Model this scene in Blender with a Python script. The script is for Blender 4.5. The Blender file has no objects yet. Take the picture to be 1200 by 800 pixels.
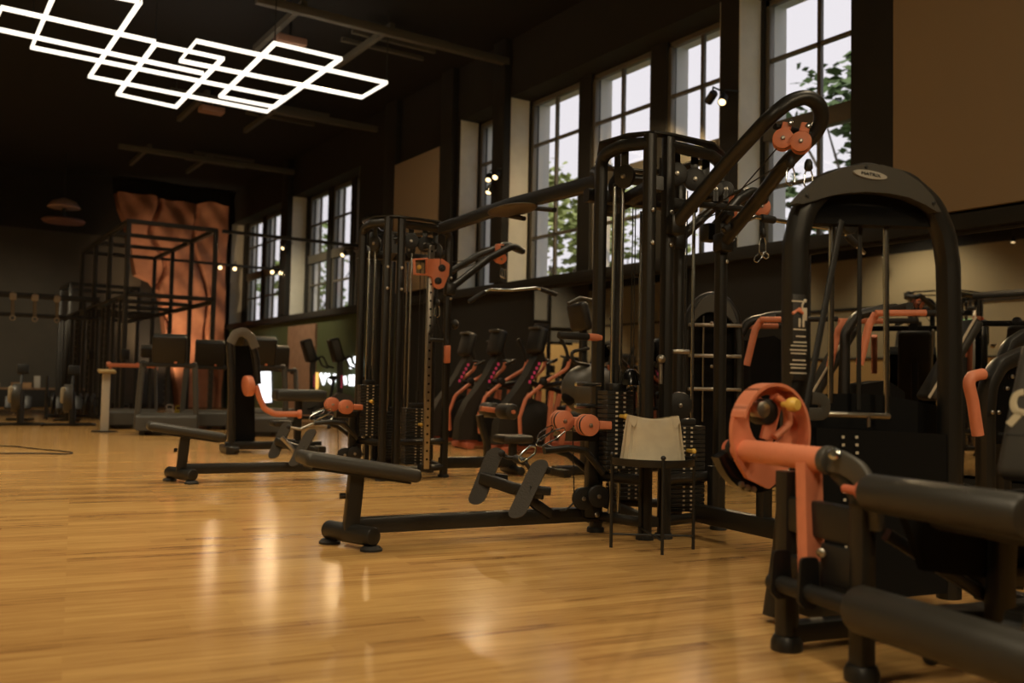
import bpy, bmesh, math, random
from mathutils import Vector as V, Matrix as M
random.seed(7)
SC = bpy.context.scene
COL = SC.collection
PI = math.pi

# ------------------------------------------------------------------ camera
F, CH, RO = 1082., .90, .021
PIT = math.atan(52 / F); YAW = math.atan(711 / math.hypot(F, 52))
sa, ca, st, ct = math.sin(YAW), math.cos(YAW), math.sin(PIT), math.cos(PIT)
RT = V((ca, -sa, 0)); FW = V((sa * ct, ca * ct, st)); UP = V((-sa * st, -ca * st, ct))
EYE = V((0, 0, CH))
def ray(px, py):
    dx, dy = px - 600, py - 400; c, s = math.cos(RO), math.sin(RO)
    x, y = dx * c + dy * s, -dx * s + dy * c
    return FW + RT * (x / F) - UP * (y / F)
def at_z(px, py, z=0.):
    r = ray(px, py); return EYE + r * ((z - CH) / r.z)
def at_x(px, py, x):
    r = ray(px, py); return EYE + r * (x / r.x)
def at_y(px, py, y):
    r = ray(px, py); return EYE + r * (y / r.y)
def at_d(px, py, d):
    return EYE + ray(px, py) * d
cam = bpy.data.cameras.new('camera'); cam.lens = F / 1200 * 36; cam.sensor_width = 36
co = bpy.data.objects.new('camera', cam); COL.objects.link(co)
c_, s_ = math.cos(RO), math.sin(RO)
xr, yu = RT * c_ + UP * s_, UP * c_ - RT * s_
m4 = M((xr, yu, -FW)).transposed().to_4x4(); m4.translation = EYE
co.matrix_world = m4
cam.clip_start = .05; cam.clip_end = 300
cam.dof.use_dof = True; cam.dof.focus_distance = 5.6; cam.dof.aperture_fstop = 1.7
SC.camera = co

# ------------------------------------------------------------------ mesh builder
def fillet(pts, r, n=5, closed=False):
    pts = [V(p) for p in pts]; out = []; N = len(pts)
    for i, p in enumerate(pts):
        if not closed and i in (0, N - 1): out.append(p); continue
        a, b = pts[i - 1], pts[(i + 1) % N]
        da, db = a - p, b - p; la, lb = da.length, db.length
        if la < 1e-6 or lb < 1e-6: out.append(p); continue
        da /= la; db /= lb; ang = da.angle(db, PI)
        if ang > PI - .02: out.append(p); continue
        t = min(r / math.tan(ang / 2), la * .49, lb * .49)
        p0, p1 = p + da * t, p + db * t
        for k in range(n + 1):
            w = k / n
            out.append(p0 * (1 - w) ** 2 + p * 2 * w * (1 - w) + p1 * w * w)
    return out
def circ(r, n=12, ry=None):
    ry = ry or r
    return [(r * math.cos(2 * PI * k / n), ry * math.sin(2 * PI * k / n)) for k in range(n)]
def rrect(w, h, b=.25, n=2):
    b = min(w, h) * b; o = []
    for cx, cy, a0 in ((w/2-b, h/2-b, 0), (-w/2+b, h/2-b, 90), (-w/2+b, -h/2+b, 180), (w/2-b, -h/2+b, 270)):
        for k in range(n + 1):
            a = math.radians(a0 + 90 * k / n); o.append((cx + b * math.cos(a), cy + b * math.sin(a)))
    return o
class MB:
    def __init__(s): s.b = bmesh.new()
    def face(s, vs):
        try: s.b.faces.new(vs)
        except ValueError: pass
    def sweep(s, pts, sec, up=None, closed=False, caps=True, scales=None):
        pts = [V(p) for p in pts]; N = len(pts); rings = []; nrm = None
        for i, p in enumerate(pts):
            a = pts[i - 1] if (i or closed) else p; b = pts[(i + 1) % N] if (i < N - 1 or closed) else p
            t = (b - a)
            if t.length < 1e-9: t = V((0, 0, 1))
            t.normalize()
            if nrm is None or up is not None:
                h = V(up) if up is not None else (V((0, 0, 1)) if abs(t.z) < .9 else V((0, 1, 0)))
                n2 = h - t * h.dot(t)
                if n2.length < 1e-4: n2 = nrm if nrm is not None else V((1, 0, 0)) - t * t.x
                nrm = n2.normalized()
            else:
                nrm = (nrm - t * nrm.dot(t)).normalized()
            bi = t.cross(nrm); k = scales[i] if scales else 1
            rings.append([s.b.verts.new(p + bi * (q[0] * k) + nrm * (q[1] * k)) for q in sec])
        m = len(sec)
        for i in range(N if closed else N - 1):
            r0, r1 = rings[i], rings[(i + 1) % N]
            for k in range(m): s.face((r0[k], r0[(k+1) % m], r1[(k+1) % m], r1[k]))
        if caps and not closed: s.face(rings[0][::-1]); s.face(rings[-1])
        return s
    def tube(s, pts, r, n=12, fil=None, closed=False, ry=None, up=None, scales=None, fn=5):
        if fil: pts = fillet(pts, fil, fn, closed)
        return s.sweep(pts, circ(r, n, ry), up=up, closed=closed, scales=scales)
    def bar(s, pts, w, h, up=None, fil=None, b=.18, closed=False, fn=5):
        if fil: pts = fillet(pts, fil, fn, closed)
        return s.sweep(pts, rrect(w, h, b), up=up, closed=closed)
    def box(s, c, size, rot=None, bev=0., seg=2):
        r = bmesh.ops.create_cube(s.b, size=1); vs = r['verts']
        bmesh.ops.scale(s.b, vec=V(size), verts=vs)
        if bev:
            es = list({e for v in vs for e in v.link_edges})
            q = bmesh.ops.bevel(s.b, geom=es, offset=bev, segments=seg, affect='EDGES', profile=.5)
            vs = list({v for f in q['faces'] for v in f.verts} | {v for v in vs if v.is_valid})
        mt = M.Translation(V(c)) @ (rot.to_4x4() if rot else M.Identity(4))
        bmesh.ops.transform(s.b, matrix=mt, verts=vs); return s
    def prism(s, pts, d, inner=None):
        d = V(d); a = [s.b.verts.new(V(p)) for p in pts]; b = [s.b.verts.new(V(p) + d) for p in pts]; n = len(a)
        for k in range(n): s.face((a[k], a[(k+1) % n], b[(k+1) % n], b[k]))
        if inner:
            c = [s.b.verts.new(V(p)) for p in inner]; e = [s.b.verts.new(V(p) + d) for p in inner]
            for k in range(n):
                j = (k + 1) % n
                s.face((c[j], c[k], e[k], e[j])); s.face((a[j], a[k], c[k], c[j])); s.face((b[k], b[j], e[j], e[k]))
        else: s.face(a[::-1]); s.face(b)
        return s
    def lathe(s, prof, o=(0, 0, 0), ax=(0, 0, 1), n=20):
        o = V(o); ax = V(ax).normalized(); x = ax.orthogonal().normalized(); y = ax.cross(x); rings = []
        for r, z in prof:
            if r < 1e-5: rings.append([s.b.verts.new(o + ax * z)]); continue
            rings.append([s.b.verts.new(o + ax * z + x * (r * math.cos(2*PI*k/n)) + y * (r * math.sin(2*PI*k/n))) for k in range(n)])
        for a, b in zip(rings, rings[1:]):
            for k in range(n):
                j = (k + 1) % n
                if len(a) == 1 and len(b) == 1: continue
                if len(a) == 1: s.face((a[0], b[j], b[k]))
                elif len(b) == 1: s.face((a[k], a[j], b[0]))
                else: s.face((a[k], a[j], b[j], b[k]))
        if len(rings[0]) > 1: s.face(rings[0][::-1])
        if len(rings[-1]) > 1: s.face(rings[-1])
        return s
    def cyl(s, p0, p1, r, r1=None, n=18, b=0.):
        p0, p1 = V(p0), V(p1); L = (p1 - p0).length; r1 = r if r1 is None else r1
        pr = [(r, 0), (r1, L)] if not b else [(r - b, 0), (r - b*.3, b*.3), (r, b), (r1, L - b), (r1 - b*.3, L - b*.3), (r1 - b, L)]
        return s.lathe(pr, p0, p1 - p0, n)
    def ell(s, c, rad, rot=None, n=20, m=12):
        r = bmesh.ops.create_uvsphere(s.b, u_segments=n, v_segments=m, radius=1)
        mt = M.Translation(V(c)) @ (rot.to_4x4() if rot else M.Identity(4)) @ M.Diagonal((*rad, 1))
        bmesh.ops.transform(s.b, matrix=mt, verts=r['verts']); return s
    def mesh(s, name, ang=38):
        me = bpy.data.meshes.new(name)
        bmesh.ops.recalc_face_normals(s.b, faces=s.b.faces)
        s.b.to_mesh(me); s.b.free()
        for p in me.polygons: p.use_smooth = True
        me.set_sharp_from_angle(angle=math.radians(ang)); return me
def rot(ax, deg): return M.Rotation(math.radians(deg), 3, ax)
def obj(name, mb, mat, parent=None, label=None, loc=None):
    me = mb.mesh(name) if isinstance(mb, MB) else mb
    if mat and not me.materials: me.materials.append(mat)
    o = bpy.data.objects.new(name, me); COL.objects.link(o)
    if parent: o.parent = parent
    if loc: o.location = loc
    if label: o['label'] = label
    return o
def thing(name, label, cat, loc=(0, 0, 0), rz=0., group=None):
    o = bpy.data.objects.new(name, None); COL.objects.link(o); o.empty_display_size = .1
    o.location = loc; o.rotation_euler = (0, 0, rz); o['label'] = label; o['category'] = cat
    if group: o['group'] = group
    return o
def tag(o, label, cat, group=None, kind=None):
    o['label'] = label; o['category'] = cat
    if group: o['group'] = group
    if kind: o['kind'] = kind
    return o
def struct(name, mb, mat, parent=None):
    o = obj(name, mb, mat, parent); o['kind'] = 'structure'; return o
def kids(o): return [c for c in bpy.data.objects if c.parent == o]
def dup(o, loc=None, rz=None, label=None, parent=None):
    c = o.copy(); COL.objects.link(c)
    if parent: c.parent = parent
    for k in kids(o): dup(k, parent=c)
    if loc is not None: c.location = loc
    if rz is not None: c.rotation_euler = (0, 0, rz)
    if label: c['label'] = label
    return c
def text_mesh(s, size, depth=.001):
    cu = bpy.data.curves.new('lettering', 'FONT'); cu.body = s; cu.size = size; cu.extrude = depth
    cu.align_x = 'CENTER'; cu.align_y = 'CENTER'; cu.resolution_u = 3
    o = bpy.data.objects.new('lettering', cu); COL.objects.link(o)
    me = bpy.data.meshes.new_from_object(o.evaluated_get(bpy.context.evaluated_depsgraph_get()))
    bpy.data.objects.remove(o); bpy.data.curves.remove(cu); return me

# ------------------------------------------------------------------ materials
def mat(name, col, rough=.5, metal=0., emit=None, es=1., spec=.5, coat=0., noise=None, nscale=8., bump=0., bscale=200., sheen=0.):
    m = bpy.data.materials.new(name); m.use_nodes = True; nt = m.node_tree; b = nt.nodes['Principled BSDF']
    b.inputs['Base Color'].default_value = (*col, 1); b.inputs['Roughness'].default_value = rough
    b.inputs['Metallic'].default_value = metal; b.inputs['Specular IOR Level'].default_value = spec
    b.inputs['Coat Weight'].default_value = coat
    if emit: b.inputs['Emission Color'].default_value = (*emit, 1); b.inputs['Emission Strength'].default_value = es
    tc = nt.nodes.new('ShaderNodeTexCoord')
    if noise:
        n = nt.nodes.new('ShaderNodeTexNoise'); n.inputs['Scale'].default_value = nscale; n.inputs['Detail'].default_value = 5
        nt.links.new(tc.outputs['Object'], n.inputs['Vector'])
        mx = nt.nodes.new('ShaderNodeMix'); mx.data_type = 'RGBA'
        mx.inputs[6].default_value = (*col, 1); mx.inputs[7].default_value = (*noise, 1)
        rm = nt.nodes.new('ShaderNodeMapRange'); rm.inputs[1].default_value = .35; rm.inputs[2].default_value = .65
        nt.links.new(n.outputs['Fac'], rm.inputs[0]); nt.links.new(rm.outputs[0], mx.inputs[0])
        nt.links.new(mx.outputs[2], b.inputs['Base Color'])
    if bump:
        n = nt.nodes.new('ShaderNodeTexNoise'); n.inputs['Scale'].default_value = bscale; n.inputs['Detail'].default_value = 3
        nt.links.new(tc.outputs['Object'], n.inputs['Vector'])
        bp = nt.nodes.new('ShaderNodeBump'); bp.inputs['Strength'].default_value = bump; bp.inputs['Distance'].default_value = .004
        nt.links.new(n.outputs['Fac'], bp.inputs['Height']); nt.links.new(bp.outputs[0], b.inputs['Normal'])
    return m
BLK = mat('black_powder_coat', (.012, .0112, .0095), .38, noise=(.014, .013, .011), nscale=40, bump=.05, bscale=900)
BLK2 = mat('satin_black_plastic', (.011, .0105, .0095), .5, bump=.04, bscale=700)
GLB = mat('gloss_black', (.006, .006, .006), .2)
GREY = mat('grey_shroud', (.062, .057, .047), .42, bump=.04, bscale=600)
SHRD = mat('perforated_black_shroud', (.0035, .0035, .0035), .8, spec=.2)
VIN = mat('black_vinyl', (.030, .027, .021), .46, bump=.12, bscale=320)
RUB = mat('black_rubber', (.013, .012, .011), .7, bump=.1, bscale=300)
CHR = mat('chrome', (.52, .54, .54), .2, 1.)
STL = mat('brushed_steel', (.42, .39, .34), .34, 1., bump=.03, bscale=150)
ORG = mat('orange_powder_coat', (.74, .25, .135), .45, noise=(.70, .235, .125), nscale=20)
ORD = mat('dark_orange_plastic', (.55, .15, .08), .5)
PLT = mat('black_weight_plate', (.022, .021, .019), .38)
WHT = mat('white_print', (.62, .55, .42), .6)
YEL = mat('yellow_knob', (.80, .52, .10), .4)
MAG = mat('magenta_light', (.4, .03, .08), .5, emit=(1., .08, .18), es=.16)
LABL = mat('silver_badge', (.52, .49, .42), .35, .3)
# ------------------------------------------------------------------ room
XW, XG, YE, XL, YB, ZC = 8.7, 9.17, 30.2, -6.2, -6.0, 7.0
PA = math.radians(-8)
def nodes(m): return m.node_tree.nodes, m.node_tree.links, m.node_tree.nodes['Principled BSDF']
def floor_mat():
    m = bpy.data.materials.new('oak_plank_floor'); m.use_nodes = True; N, L, b = nodes(m)
    tc = N.new('ShaderNodeTexCoord'); mp = N.new('ShaderNodeMapping'); mp.inputs['Rotation'].default_value = (0, 0, -PA)
    L.new(tc.outputs['Object'], mp.inputs['Vector'])
    br = N.new('ShaderNodeTexBrick'); br.offset = .37; br.offset_frequency = 2; br.squash = 1
    for k, v in (('Scale', 1.), ('Mortar Size', .0012), ('Brick Width', .95), ('Row Height', .088), ('Bias', 0.), ('Mortar Smooth', .1)): br.inputs[k].default_value = v
    br.inputs['Color1'].default_value = (0, 0, 0, 1); br.inputs['Color2'].default_value = (1, 1, 1, 1); br.inputs['Mortar'].default_value = (.35, .35, .35, 1)
    L.new(mp.outputs[0], br.inputs['Vector'])
    br2 = N.new('ShaderNodeTexBrick'); br2.offset = .5
    for k, v in (('Scale', 1.), ('Mortar Size', 0.), ('Brick Width', .83), ('Row Height', .088), ('Bias', 0.)): br2.inputs[k].default_value = v
    br2.inputs['Color1'].default_value = (0, 0, 0, 1); br2.inputs['Color2'].default_value = (1, 1, 1, 1)
    L.new(mp.outputs[0], br2.inputs['Vector'])
    mp2 = N.new('ShaderNodeMapping'); mp2.inputs['Scale'].default_value = (2.6, 34, 1); L.new(mp.outputs[0], mp2.inputs['Vector'])
    n1 = N.new('ShaderNodeTexNoise'); n1.inputs['Scale'].default_value = 1.; n1.inputs['Detail'].default_value = 6; n1.inputs['Roughness'].default_value = .62
    L.new(mp2.outputs[0], n1.inputs['Vector'])
    mp3 = N.new('ShaderNodeMapping'); mp3.inputs['Scale'].default_value = (.55, 5.5, 1); L.new(mp.outputs[0], mp3.inputs['Vector'])
    n2 = N.new('ShaderNodeTexNoise'); n2.inputs['Scale'].default_value = 1.; n2.inputs['Detail'].default_value = 4
    L.new(mp3.outputs[0], n2.inputs['Vector'])
    def mth(op, a, bb):
        q = N.new('ShaderNodeMath'); q.operation = op
        for i, x in enumerate((a, bb)):
            if isinstance(x, (int, float)): q.inputs[i].default_value = x
            else: L.new(x, q.inputs[i])
        return q.outputs[0]
    v = mth('ADD', mth('MULTIPLY', br.outputs['Color'], .16), mth('MULTIPLY', br2.outputs['Color'], .12))
    v = mth('ADD', v, mth('MULTIPLY', n1.outputs['Fac'], .80)); v = mth('ADD', v, mth('MULTIPLY', n2.outputs['Fac'], .30))
    rp = N.new('ShaderNodeValToRGB'); cr = rp.color_ramp
    cr.elements[0].position = .40; cr.elements[0].color = (.21, .098, .036, 1)
    cr.elements[1].position = .90; cr.elements[1].color = (.66, .40, .140, 1)
    e = cr.elements.new(.60); e.color = (.48, .265, .090, 1)
    L.new(v, rp.inputs['Fac']); L.new(rp.outputs[0], b.inputs['Base Color'])
    rr = N.new('ShaderNodeMapRange'); rr.inputs[3].default_value = .13; rr.inputs[4].default_value = .20; L.new(n2.outputs['Fac'], rr.inputs[0])
    L.new(rr.outputs[0], b.inputs['Roughness']); b.inputs['Specular IOR Level'].default_value = .5
    bp = N.new('ShaderNodeBump'); bp.inputs['Strength'].default_value = .015; bp.inputs['Distance'].default_value = .002
    L.new(n1.outputs['Fac'], bp.inputs['Height']); L.new(bp.outputs[0], b.inputs['Normal'])
    return m
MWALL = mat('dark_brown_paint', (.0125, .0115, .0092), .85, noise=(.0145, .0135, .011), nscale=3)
MREV = mat('grey_plaster', (.66, .65, .56), .85, noise=(.61, .60, .52), nscale=5)
MOUT = mat('outer_grey_render', (.70, .70, .68), .9)
MCEIL = mat('black_ceiling', (.0018, .0018, .0018), .95)
MFRM = mat('window_frame_paint', (.13, .12, .095), .5)
MEND = mat('olive_grey_paint', (.060, .054, .042), .85, noise=(.070, .062, .048), nscale=2)
MGRN = mat('dark_green_paint', (.075, .095, .036), .8)
MBEI = mat('beige_fabric_panel', (.32, .25, .165), .9, bump=.2, bscale=500)
MLEFT = mat('beige_wall_paint', (.30, .25, .15), .85)
MOCH = mat('ochre_wainscot', (.42, .27, .10), .8)
MWOOD = mat('reddish_wood_board', (.36, .22, .145), .6, noise=(.29, .17, .11), nscale=6)
struct('floor', MB().box(((XL + XG) / 2, (YB + YE) / 2, -.05), (XG - XL + .2, YE - YB + .2, .1)), floor_mat())
struct('ceiling', MB().box(((XL + XG) / 2, (YB + YE) / 2, ZC + .05), (XG - XL + .6, YE - YB + .4, .1)), MCEIL)
# window wall: piers, sill wall and lintel with deep bays
bays = [(4.0, 6.36, 'x'), (8.45, 8.2, ''), ]
BAY = [(6.36, 8.13), (8.45, 13.45), (13.83, 15.2), (19.9, 24.36), (24.85, 30.0)]
ZS, ZT, ZB = 2.62, 5.97, 2.62
w = MB(); T = .62; xm = XW + T / 2
w.box((xm, (YB + YE) / 2, ZS / 2), (T, YE - YB, ZS)); w.box((xm, (YB + YE) / 2, (ZT + ZC) / 2), (T, YE - YB, ZC - ZT))
ed = [YB] + [q for b_ in BAY for q in b_] + [YE]
for y0, y1 in zip(ed[0::2], ed[1::2]): w.box((xm, (y0 + y1) / 2, (ZS + ZT) / 2), (T, y1 - y0, ZT - ZS))
struct('wall_right', w, MWALL)
pl = MB()   # pale plaster linings on the bay reveals
for y0, y1 in BAY:
    pl.box((xm + .0, y1 - .006, (ZS + ZT) / 2), (T - .004, .012, ZT - ZS - .01)); pl.box((xm, y0 + .006, (ZS + ZT) / 2), (T - .004, .012, ZT - ZS - .01))
struct('trim_1', pl, MREV)
lg = MB().box((XW - .06, (YB + YE) / 2, 2.60), (.14, YE - YB - .1, .16), bev=.01)
struct('trim_2', lg, MWALL)
pc = MB()
for y0, y1 in ((6.36 - .62, 6.36), (13.45, 13.83), (15.3, 15.75), (17.75, 18.3), (24.36, 24.85)):
    pc.box((XW - .07, (y0 + y1) / 2, (2.7 + ZC) / 2), (.14, y1 - y0, ZC - 2.7), bev=.008)
struct('pillar_trim_1', pc, MWALL)
struct('wall_far', MB().box(((XL + XG) / 2, YE + .1, 2.6), (XG - XL, .2, 5.2)), MEND)
struct('wall_far_upper', MB().box(((XL + XG) / 2, YE + .1, (5.2 + ZC) / 2), (XG - XL, .2, ZC - 5.2)), MWALL)  # upper end wall darkened; partly the shade up there, put into its colour
struct('wall_left', MB().box((XL - .1, (YB + YE) / 2, (4.9 + 1.5) / 2), (.2, YE - YB, 3.4)).box((XL - .1, (YB + YE) / 2, .75), (.2, YE - YB, 1.5)), MLEFT)
struct('wall_left_upper', MB().box((XL - .1, (YB + YE) / 2, (4.9 + ZC) / 2), (.2, YE - YB, ZC - 4.9)), MWALL)
struct('wall_far_panel', MB().box((-3.4, YE - .02, 1.35), (5.4, .04, 2.7)), MOCH)
struct('wall_left_panel', MB().box((XL + .02, (YB + YE) / 2, .95), (.04, YE - YB, 1.9)), MOCH)
struct('trim_3', MB().box((XL + .03, (YB + YE) / 2, 3.4), (.06, YE - YB, .07)).box((XL + .04, (YB + YE) / 2, 1.92), (.08, YE - YB, .05)), MWALL)
struct('wall_back', MB().box(((XL + XG) / 2, YB - .1, ZC / 2), (XG - XL, .2, ZC)), MLEFT)
struct('wall_green_panel', MB().box((XW - .012, 23.9, 1.26), (.024, 12.2, 2.5)), MGRN)
bd = MB()
for y0, y1 in ((22.2, 24.2), (18.0, 18.5)): bd.box((XW - .05, (y0 + y1) / 2, 1.2), (.06, y1 - y0, 2.35))
struct('trim_4', bd, MWOOD)
struct('baseboard_right', MB().box((XW - .015, 8, .06), (.03, 27, .12)), MWALL)
struct('baseboard_far', MB().box((3.5, YE - .015, .06), (9, .03, .12)), MWALL)
# windows
def glass_mat():
    m = bpy.data.materials.new('window_glass'); m.use_nodes = True; N, L = m.node_tree.nodes, m.node_tree.links
    N.remove(N['Principled BSDF']); o = N['Material Output']
    t = N.new('ShaderNodeBsdfTransparent'); t.inputs[0].default_value = (.97, .97, .97, 1); g = N.new('ShaderNodeBsdfGlossy'); g.inputs['Roughness'].default_value = .02
    lw = N.new('ShaderNodeLayerWeight'); lw.inputs[0].default_value = .5; pw = N.new('ShaderNodeMath'); pw.operation = 'POWER'; pw.inputs[1].default_value = 5.; L.new(lw.outputs['Facing'], pw.inputs[0])
    fr = N.new('ShaderNodeMapRange'); fr.inputs[3].default_value = .03; fr.inputs[4].default_value = .6; L.new(pw.outputs[0], fr.inputs[0]); mx = N.new('ShaderNodeMixShader')
    L.new(fr.outputs[0], mx.inputs[0]); L.new(t.outputs[0], mx.inputs[1]); L.new(g.outputs[0], mx.inputs[2]); L.new(mx.outputs[0], o.inputs[0]); return m
GLS = glass_mat()
def window(n, y0, y1, cols=2):
    f = MB(); z0, z1 = 2.66, ZT - .02; x = XG; zt0, zt1 = 4.10, 4.32
    for y in (y0 + .035, y1 - .035): f.box((x, y, (z0 + z1) / 2), (.09, .07, z1 - z0), bev=.006)
    for z in (z0 + .03, z1 - .04): f.box((x, (y0 + y1) / 2, z), (.09, y1 - y0, .08), bev=.006)
    f.box((x - .01, (y0 + y1) / 2, (zt0 + zt1) / 2), (.14, y1 - y0, zt1 - zt0), bev=.01)
    for k in range(1, cols):
        f.box((x, y0 + (y1 - y0) * k / cols, (z0 + z1) / 2), (.06, .055, z1 - z0), bev=.006)
    for z in (3.50, 5.15): f.box((x, (y0 + y1) / 2, z), (.06, y1 - y0, .05), bev=.006)
    o = struct('window_%d' % n, f, MFRM)
    p = MB()
    for za, zb in ((z0 + .03, zt0 + .02), (zt1 - .02, z1 - .03)):
        p.box((x + .01, (y0 + y1) / 2, (za + zb) / 2), (.006, y1 - y0 - .06, zb - za))
    obj('window_pane', p, GLS, o)
WIN = [(6.42, 8.07), (8.55, 9.90), (10.22, 11.67), (11.97, 13.42), (13.9, 15.17), (19.95, 21.0), (21.27, 22.47), (22.77, 24.12), (24.9, 26.2), (26.45, 27.85), (28.1, 29.55)]
for i, (a, b_) in enumerate(WIN): window(i + 1, a, b_)
mu = MB()   # masonry mullions between windows of a bay
for bi, (y0, y1) in enumerate(BAY):
    ws = [q for q in WIN if y0 - .01 < q[0] < y1]
    ends = [y0] + [v for q in ws for v in q] + [y1]
    for a, b_ in zip(ends[0::2], ends[1::2]):
        if b_ - a > .02: mu.box((XG + .02, (a + b_) / 2, (2.64 + ZT) / 2), (.2, b_ - a + .01, ZT - 2.64))
struct('pillar_trim_2', mu, MWALL)
ex = MB()   # outer masonry reveals beside and above the windows
for i, (a, b_) in enumerate(WIN):
    q_ = .24 if a < 19 else .10; xq = XG + .12 + q_ / 2
    ex.box((xq, b_ + .07, (2.4 + ZT) / 2 + .1), (q_, .14, ZT - 2.2)); ex.box((xq, a - .07, (2.4 + ZT) / 2 + .1), (q_, .14, ZT - 2.2)); ex.box((xq, (a + b_) / 2, ZT + .06), (q_, b_ - a + .2, .16)); ex.box((xq, (a + b_) / 2, 2.58), (q_, b_ - a + .2, .12))
struct('wall_right_outer_reveal', ex, MOUT)
# mirrors
MIR = mat('mirror_glass', (.50, .50, .50), .015, 1.)
for (y0, y1, lab) in ((-1.5, 7.0, 'wide wall mirror under the beige panel at the right reflecting the hall'), (9.0, 12.6, 'wall mirror behind the elliptical trainers under the tall windows')):
    t = thing('wall_mirror', lab, 'mirror', (XW, (y0 + y1) / 2, 0))
    obj('mirror_glass', MB().box((-.012, 0, 1.32), (.012, y1 - y0, 2.4)), MIR, t)
    fr = MB()
    for z in (.11, 2.5): fr.box((-.015, 0, z), (.03, y1 - y0, .03))
    for y in ((y0 - y1) / 2, (y1 - y0) / 2): fr.box((-.015, y, 1.32), (.03, .03, 2.4))
    obj('mirror_frame', fr, BLK2, t)
# beige panels
for (y0, y1, z0, z1, lab) in ((-2.5, 5.83, 2.71, 6.9, 'large plain beige wall panel above the mirror at the right'), (15.77, 17.73, 2.8, 5.55, 'upright beige wall panel between two window bays')):
    t = thing('wall_panel', lab, 'wall panel', (XW - .16, (y0 + y1) / 2, z0))
    obj('panel_board', MB().box((.05, 0, (z1 - z0) / 2), (.08, y1 - y0, z1 - z0), bev=.006), MBEI, t)
    obj('batten', MB().box((.125, 0, .6), (.07, y1 - y0 - .2, .06)).box((.125, 0, z1 - z0 - .4), (.07, y1 - y0 - .2, .06)), BLK2, t)
# ceiling beams
MBEAM = mat('grey_beam_paint', (.085, .08, .064), .7)
for i, y in enumerate((13.5, 18.9, 24.2)):
    b = MB().box((6.4, y, 6.60), (4.5, .12, .13), bev=.01)
    for x in (4.9, 6.4): b.box((x, y + 1.2, 6.72), (.09, 2.4, .10))
    for k in range(3): b.box((6.9, y + .5 + .45 * k, 6.86), (1.6, .07, .07))
    struct('ceiling_beam_%d' % (i + 1), b, MBEAM)
# outside
MSKYG = mat('outside_grass', (.09, .12, .04), .95)
struct('ground', MB().box((60, 15, -.4), (101, 160, .5)), MSKYG)
MLEAF = [mat('leaf_green', (.16, .22, .06), .7), mat('leaf_yellow_green', (.26, .30, .09), .7), mat('leaf_dark', (.08, .13, .04), .7)]
MBARK = mat('bark', (.06, .045, .03), .9)
def tree(x, y, h, r, mi, lab, seed, n=1500):
    rd = random.Random(seed); t = thing('tree', lab, 'tree', (x, y, -.15), 0, 'trees outside the windows')
    tr = MB().tube([(0, 0, 0), (.1, .05, h * .3), (-.05, .1, h * .62)], .22, 10, scales=[1, .75, .4])
    for k in range(7):
        a = k * 2.4; tr.tube([(0, .03, h * (.34 + .03 * k)), (math.cos(a) * r * .4, math.sin(a) * r * .4, h * (.5 + .03 * k)), (math.cos(a) * r * .75, math.sin(a) * r * .75, h * (.56 + .05 * k))], .07, 6, scales=[1, .6, .25])
    obj('trunk', tr, MBARK, t)
    me = MB(); cl = []
    for k in range(34):
        a, ph = rd.uniform(0, 2*PI), rd.uniform(-.8, 1); rr = r * rd.uniform(.35, 1)
        cl.append((math.cos(a) * rr * math.sqrt(max(.1, 1 - ph*ph)), math.sin(a) * rr * math.sqrt(max(.1, 1 - ph*ph)), h * .62 + ph * h * .36))
    for k in range(n):
        c = rd.choice(cl); p = V(c) + V((rd.gauss(0, .3), rd.gauss(0, .3), rd.gauss(0, .26))); s = rd.uniform(.10, .22)
        q = M.Rotation(rd.uniform(0, 6.28), 3, 'Z') @ M.Rotation(rd.uniform(0, 3), 3, 'X')
        me.face([me.b.verts.new(p + q @ V(v)) for v in ((-s, 0, 0), (0, -s * .55, .02), (s, 0, 0), (0, s * .55, .02))])
    obj('crown', me, MLEAF[mi], t)
tree(15.0, 7.4, 7.6, 1.8, 1, 'leafy tree outside the tall window beside the right beige panel', 3, 1900)
tree(17.5, 12.6, 8.6, 2.3, 2, 'darker tree outside behind the tall cable station', 5, 1500)
tree(20.5, 24.0, 8.0, 2.3, 1, 'yellow green tree outside the middle windows', 8, 2000)
tree(15.4, 21.3, 7.2, 1.9, 1, 'pale green tree outside the middle windows, left of the yellow green one', 21, 1900)
tree(16.5, 26.3, 6.2, 1.9, 0, 'green tree outside, the third along from the right beige panel', 9, 1500)
tree(17.0, 44, 8.6, 2.6, 0, 'farthest tree outside, seen through the far window pairs', 11, 1500)
t = thing('outside_building', 'pale rendered building outside beyond the middle windows', 'building', (29, 40, -.15))
obj('facade', MB().box((0, 0, 2.8), (5, 26, 5.6)), mat('pale_render', (.62, .60, .56), .9), t)
obj('roof', MB().prism([(-2.8, -13.3, 5.6), (2.8, -13.3, 5.6), (0, -13.3, 6.9)], (0, 26.6, 0)), mat('grey_roof', (.25, .23, .22), .9), t)
mg = mat('dark_house_glass', (.12, .14, .16), .2)
for k in range(7): obj('house_window', MB().box((-2.5, -10.8 + 3.6 * k, 3.6), (.08, 1.1, 1.5)), mg, t)
# sky
sl = bpy.data.lights.new('sun', 'SUN'); sl.energy = 2.6; sl.color = (1., .95, .85); sl.angle = .01
so_ = bpy.data.objects.new('sun', sl); COL.objects.link(so_); so_.location = (-30, 0, 40); so_.rotation_euler = V((.75, .25, -.62)).to_track_quat('-Z', 'Y').to_euler()
wd = bpy.data.worlds.new('sky'); SC.world = wd; wd.use_nodes = True
bg = wd.node_tree.nodes['Background']; bg.inputs[0].default_value = (.82, .785, .825, 1); bg.inputs[1].default_value = 1.0
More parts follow.
